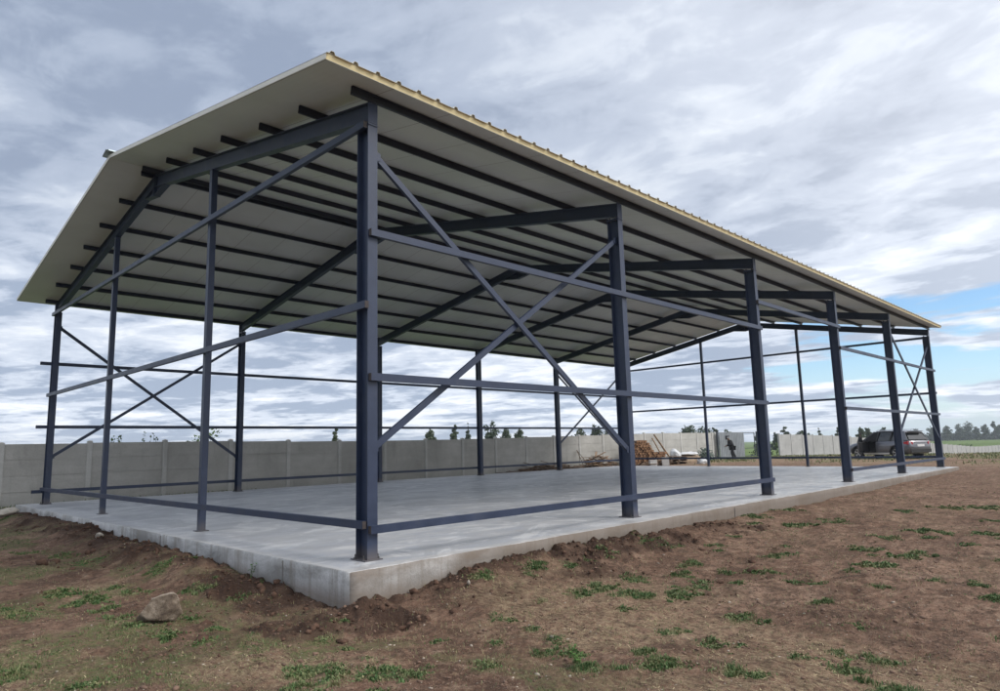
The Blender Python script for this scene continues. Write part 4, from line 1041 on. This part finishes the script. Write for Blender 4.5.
    p = MB(); p.poly([fr[0], fr[1], fr[2], fr[3]] + [f_+Vector((.008,.008,0)) for f_ in fr], [(0,1,2,3),(7,6,5,4),(0,4,5,1),(1,5,6,2),(2,6,7,3),(3,7,4,0)]); p.build('door_glass', glass, d)
    p = MB(); v = [];
    for t in (-.065, -.042): v += [T(.06,t,.42), T(.90,t,.42), T(.92,t,1.02), T(.06,t,1.0)]
    p.poly(v, [(0,1,2,3),(7,6,5,4),(0,4,5,1),(1,5,6,2),(2,6,7,3),(3,7,4,0)]); p.build('door_lining', dark, d)
    # seat, and dark panels standing in for the shade inside the doorway
    p = MB(); p.box(.05,.50,.46,.85,.40,.62); p.bar((.08,.66,.60), (-.02,.66,1.20), .40, .12, (1,0,0)); p.build('seat', dark, root)
    p = MB(); p.box(.02,.97,.452,.47,.33,1.10); p.build('interior_shade', dark, root)
    p = MB(); p.bar((.55,.98,1.12), (.60,.85,1.12), .10, .06); 
    p = MB(); p.poly([(.04,.905,1.10),(.90,.90,1.07),(.26,.70,1.60),(-.05,.715,1.61),(.04,.88,1.10),(.90,.875,1.07),(.26,.675,1.60),(-.05,.69,1.61)], [(0,1,2,3),(7,6,5,4),(0,4,5,1),(1,5,6,2),(2,6,7,3),(3,7,4,0)]); p.build('doorway_shade', dark, root)
car()

# ------------------------------------------------------------------ person
def person():
    x, y = 44.8, 16.5; az = math.atan2(.7, -.7)          # faces along the wall to the picture's left
    cloth = simple('dark_clothes', (.018,.019,.025), .85, .2, 8); skin = simple('skin', (.20,.125,.09), .6, .08, 8); capm = simple('dark_cap', (.02,.02,.026), .8, .1); shoe = simple('dark_shoes', (.03,.025,.02), .7, .1)
    root = empty('person', (x, y, gz(x, y)), 'person in dark clothes and cap stooping forward beside the metal gate', 'person', None, az)
    def skinmesh(name, verts, edges, radii, mat, rootv=0, sub=2):
        me = bpy.data.meshes.new(name); me.from_pydata(verts, edges, []); o = bpy.data.objects.new(name, me); C.objects.link(o)
        md = o.modifiers.new('s', 'SKIN'); 
        for i, r_ in enumerate(radii):
            v = me.skin_vertices[0].data[i]; v.radius = (r_, r_) if not hasattr(r_, '__len__') else r_
            v.use_root = (i == rootv)
        sb = o.modifiers.new('u', 'SUBSURF'); sb.levels = sub; sb.render_levels = sub
        dg = bpy.context.evaluated_depsgraph_get(); m2 = bpy.data.meshes.new_from_object(o.evaluated_get(dg)); o.modifiers.clear(); o.data = m2
        m2.materials.clear(); m2.materials.append(mat); m2.polygons.foreach_set('use_smooth', [True]*len(m2.polygons)); o.parent = root; return o
    # local: +x forward, +y left, z up ; stooped torso, mid step
    V = [(0,0,.90),(.04,0,1.06),(.13,0,1.24),(.22,0,1.38),(.23,0,1.43),(.265,0,1.49),(.30,0,1.61),
         (0,.09,.87),(.10,.10,.48),(.02,.10,.09),(.16,.10,.05),
         (0,-.09,.87),(-.06,-.10,.48),(-.26,-.10,.12),(-.15,-.10,.04),
         (.19,.18,1.36),(.22,.23,1.10),(.42,.16,1.02),(.49,.13,1.02),
         (.19,-.18,1.36),(.20,-.23,1.10),(.40,-.16,.98),(.47,-.13,.98)]
    E = [(0,1),(1,2),(2,3),(3,4),(4,5),(5,6),(0,7),(7,8),(8,9),(9,10),(0,11),(11,12),(12,13),(13,14),(3,15),(15,16),(16,17),(17,18),(3,19),(19,20),(20,21),(21,22)]
    rd = [(.15,.12),(.15,.115),(.165,.115),(.15,.10),(.07,.07),(.115,.105),(.12,.105),(.095,.09),(.062,.06),(.042,.04),(.038,.035),(.095,.09),(.062,.06),(.042,.04),(.038,.035),(.06,.055),(.042,.042),(.032,.03),(.03,.02),(.06,.055),(.042,.042),(.032,.03),(.03,.02)]
    skinmesh('body', V, E, rd, skin)
    jv = [V[0],V[1],V[2],(.21,0,1.37),V[15],V[16],(.44,.15,1.02),V[19],V[20],(.42,-.15,.98),(.245,0,1.46)]
    skinmesh('jacket', jv, [(0,1),(1,2),(2,3),(3,4),(4,5),(5,6),(3,7),(7,8),(8,9),(3,10)], [(.22,.19),(.22,.175),(.235,.18),(.205,.15),.10,.08,.065,.10,.08,.065,(.11,.10)], cloth)
    tv = [V[0],V[7],V[8],(.025,.10,.13),V[11],V[12],(-.235,-.10,.16)]
    skinmesh('trousers', tv, [(0,1),(1,2),(2,3),(0,4),(4,5),(5,6)], [(.20,.17),(.135,.125),.10,.08,(.135,.125),.10,.08], cloth)
    skinmesh('cap', [(.275,0,1.62),(.285,0,1.69),(.42,0,1.62)], [(0,1),(0,2)], [(.16,.15),(.14,.13),(.07,.03)], capm, 0, 2)
    for (a, b_) in (((.0,.10,.05),(.19,.10,.035)), ((-.29,-.10,.08),(-.12,-.10,.03))):
        skinmesh('shoe', [a, b_], [(0,1)], [(.05,.045),(.045,.03)], shoe)
    for sg, hx, hz in ((1,.49,1.02),(-1,.47,.98)):
        vs = [(hx-.03, sg*.135, hz)]; es = []; rs = [.026]
        for k, (dy, l) in enumerate(((-.028,.075),(-.01,.085),(.01,.08),(.026,.065))):
            n0 = len(vs); vs += [(hx+.025, sg*.13+dy, hz), (hx+.025+l*.6, sg*.13+dy, hz-.015), (hx+.02+l*.9, sg*.13+dy, hz-.045)]; es += [(0,n0),(n0,n0+1),(n0+1,n0+2)]; rs += [.010,.009,.008]
        n0 = len(vs); vs += [(hx+.01, sg*.13-sg*.045, hz+.01), (hx+.05, sg*.13-sg*.05, hz)]; es += [(0,n0),(n0,n0+1)]; rs += [.010,.008]
        skinmesh('hand', vs, es, rs, skin, 0, 1)
person()

# ------------------------------------------------------------------ sky and light
SUN_EL, SUN_AZ = 46, -62      # azimuth of the sun measured from +X, degrees
sd = Vector((math.cos(R(SUN_AZ))*math.cos(R(SUN_EL)), math.sin(R(SUN_AZ))*math.cos(R(SUN_EL)), math.sin(R(SUN_EL))))
world = bpy.data.worlds.new('World'); scene.world = world; world.use_nodes = True
nt = world.node_tree; nd = nt.nodes; nd.clear(); L = nt.links.new
class WN:
    pass
def N(t, **k):
    n = nd.new(t)
    for a, b in k.items(): setattr(n, a, b)
    return n
def mth(op, a, b=None, c=None, clamp=False):
    n = N('ShaderNodeMath', operation=op, use_clamp=clamp)
    for i, v in enumerate((a, b, c)):
        if v is None: continue
        if hasattr(v, 'links'): L(v, n.inputs[i])
        else: n.inputs[i].default_value = v
    return n.outputs[0]
def vmth(op, a, b=None, out=0):
    n = N('ShaderNodeVectorMath', operation=op)
    for i, v in enumerate((a, b)):
        if v is None: continue
        if hasattr(v, 'links'): L(v, n.inputs[i])
        else: n.inputs[i].default_value = v
    return n.outputs[out]
def wramp(f, stops, interp='EASE'):
    n = N('ShaderNodeValToRGB'); n.color_ramp.interpolation = interp; e = n.color_ramp.elements
    while len(e) < len(stops): e.new(.5)
    for i, (p, c) in enumerate(stops):
        e[i].position = p
        if not hasattr(c, '__len__'): c = (c, c, c)
        e[i].color = (*c, 1)
    L(f, n.inputs[0]); return n.outputs[0]
def wmix(f, a, b, mode='MIX'):
    n = N('ShaderNodeMix', data_type='RGBA', blend_type=mode)
    for v, i in ((f, 0), (a, 6), (b, 7)):
        if hasattr(v, 'links'): L(v, n.inputs[i])
        elif hasattr(v, '__len__'): n.inputs[i].default_value = (*v, 1)
        else: n.inputs[i].default_value = v
    return n.outputs[2]
def wnoise(vec, scale, detail=8, rough=.55, dist=0.0):
    n = N('ShaderNodeTexNoise'); n.inputs['Scale'].default_value = scale; n.inputs['Detail'].default_value = detail; n.inputs['Roughness'].default_value = rough; n.inputs['Distortion'].default_value = dist
    L(vec, n.inputs['Vector']); return n.outputs['Fac']
sky = N('ShaderNodeTexSky', sky_type='NISHITA'); sky.sun_disc = False; sky.sun_elevation = R(SUN_EL); sky.sun_rotation = R(90-SUN_AZ); sky.dust_density = 0.1; sky.air_density = 1.0; sky.ozone_density = 3.0
tc = N('ShaderNodeTexCoord'); D = tc.outputs['Generated']
sx = N('ShaderNodeSeparateXYZ'); L(D, sx.inputs[0]); dx, dy, dz = sx.outputs
zc = mth('ADD', mth('MAXIMUM', dz, 0.0), .085)
u = mth('DIVIDE', dx, zc); v = mth('DIVIDE', dy, zc)
# streets of cloud run away along the bearing of about 100 degrees
ca, sa = math.cos(R(100)), math.sin(R(100))
along = mth('ADD', mth('MULTIPLY', u, ca), mth('MULTIPLY', v, sa)); across = mth('SUBTRACT', mth('MULTIPLY', v, ca), mth('MULTIPLY', u, sa))
cb = N('ShaderNodeCombineXYZ'); L(mth('MULTIPLY', along, .55), cb.inputs[0]); L(across, cb.inputs[1]); P1 = cb.outputs[0]
cb2 = N('ShaderNodeCombineXYZ'); L(mth('MULTIPLY', along, .9), cb2.inputs[0]); L(across, cb2.inputs[1]); cb2.inputs[2].default_value = 4.3; P2 = cb2.outputs[0]
n1 = wnoise(P1, .85, 9, .52, .35); n2 = wnoise(P2, 1.9, 10, .58, .35); n3 = wnoise(P2, .42, 4, .5, .2)
n4 = wnoise(P2, 4.6, 9, .6, .5)
dens = mth('ADD', mth('ADD', mth('MULTIPLY', n1, .50), mth('MULTIPLY', mth('SUBTRACT', n4, .5), .22)), mth('ADD', mth('MULTIPLY', n2, .42), mth('MULTIPLY', n3, .22)))
# cloud tone: dense parts are grey blue from below, thin parts bright
cl = wramp(dens, [(.45, (.62,.67,.73)), (.515, (.42,.475,.57)), (.565, (.315,.37,.475)), (.64, (.235,.285,.385))], 'EASE')
# towards the horizon the deck is lit through and paler
hz = wramp(dz, [(.0, 1.0), (.16, .62), (.38, .12), (.7, 0)], 'EASE')
cl_h = wramp(dens, [(.49, (.88,.91,.95)), (.55, (.66,.72,.82)), (.63, (.34,.41,.53))], 'EASE')
cl = wmix(hz, cl, cl_h)
# glow added to the unseen cloud near the sun, lighting under the roof
dot = vmth('DOT_PRODUCT', D, tuple(sd), out=1)
glow = wramp(dot, [(.0, 0), (.6, .25), (1.0, 1)], 'EASE')
cl = wmix(glow, cl, vmth('SCALE', cl, None), 'MIX') if False else cl
gl = N('ShaderNodeMix', data_type='RGBA', blend_type='ADD'); gl.inputs[0].default_value = 1; L(cl, gl.inputs[6]); gm = wmix(glow, (0,0,0), (.95,.90,.82)); L(gm, gl.inputs[7]); cl = gl.outputs[2]
# breaks in the deck: blue low on the right (bearing about 5 degrees)
bd = (math.cos(R(6))*math.cos(R(7)), math.sin(R(6))*math.cos(R(7)), math.sin(R(7)))
bdot = vmth('DOT_PRODUCT', D, bd, out=1)
hole = wramp(bdot, [(.80, 0), (.92, .42), (.988, .95)], 'EASE')
veil = wramp(dz, [(.0, .8), (.045, .42), (.12, 0)], 'EASE')
lowm = wramp(dz, [(.0, 1), (.13, 1), (.24, 0)], 'EASE')
cbh = N('ShaderNodeCombineXYZ'); L(mth('MULTIPLY', mth('ARCTAN2', dy, dx), 2.6), cbh.inputs[0]); L(mth('MULTIPLY', dz, 17), cbh.inputs[1]); cbh.inputs[2].default_value = 1.7
nh = wnoise(cbh.outputs[0], 1.5, 9, .56, .3)
hv = mth('ADD', mth('MULTIPLY', mth('MULTIPLY', hole, lowm), .42), mth('MULTIPLY', nh, .9))
cov = wramp(hv, [(.765, 1), (.86, 0)], 'EASE')
skc = wmix(veil, wmix(1.0, sky.outputs[0], (.84,.94,1.0), 'MULTIPLY'), (4.4, 5.4, 6.4))
bg1 = N('ShaderNodeBackground'); L(skc, bg1.inputs[0]); bg1.inputs[1].default_value = .12
bg2 = N('ShaderNodeBackground'); L(cl, bg2.inputs[0]); bg2.inputs[1].default_value = 1.0
mx = N('ShaderNodeMixShader'); L(cov, mx.inputs[0]); L(bg1.outputs[0], mx.inputs[1]); L(bg2.outputs[0], mx.inputs[2])
out = N('ShaderNodeOutputWorld'); L(mx.outputs[0], out.inputs[0])
sun = bpy.data.lights.new('sun', 'SUN'); sun.energy = 1.5; sun.angle = R(26); sun.color = (1, .95, .88)
so = bpy.data.objects.new('sun', sun); C.objects.link(so); so.rotation_euler = (-sd).to_track_quat('-Z', 'Y').to_euler(); so.location = (0, -20, 30)

hz_ = MB(); hz_.box(-1620, 1620, -1620, 1620, -5, 30)
hm = bpy.data.materials.new('haze'); hm.use_nodes = True; hn = hm.node_tree; hn.nodes.remove(hn.nodes['Principled BSDF'])
pv = hn.nodes.new('ShaderNodeVolumePrincipled'); pv.inputs['Density'].default_value = .00042; pv.inputs['Color'].default_value = (.80,.87,.95,1); pv.inputs['Anisotropy'].default_value = .1
hn.links.new(pv.outputs[0], hn.nodes['Material Output'].inputs['Volume'])
tag(hz_.build('haze', hm), kind='stuff')
# ------------------------------------------------------------------ camera
cam = bpy.data.cameras.new('camera'); co = bpy.data.objects.new('camera', cam); C.objects.link(co); scene.camera = co
cam.sensor_fit = 'HORIZONTAL'; cam.sensor_width = 36; cam.lens = 675.15/1000*36; cam.clip_start = .05; cam.clip_end = 6000
cam.shift_x = 8.37/1000; cam.shift_y = 3.57/1000
Fv, Rv, Uv = Vector(F0).normalized(), Vector(R0).normalized(), Vector(U0).normalized()
co.matrix_world = Matrix(((Rv.x, Uv.x, -Fv.x, -4.25314), (Rv.y, Uv.y, -Fv.y, -7.06956), (Rv.z, Uv.z, -Fv.z, 1.33943), (0,0,0,1)))
scene.view_settings.view_transform = 'Standard'; scene.view_settings.look = 'None'; scene.view_settings.exposure = .42; scene.view_settings.gamma = 1
scene.render.engine = 'CYCLES'
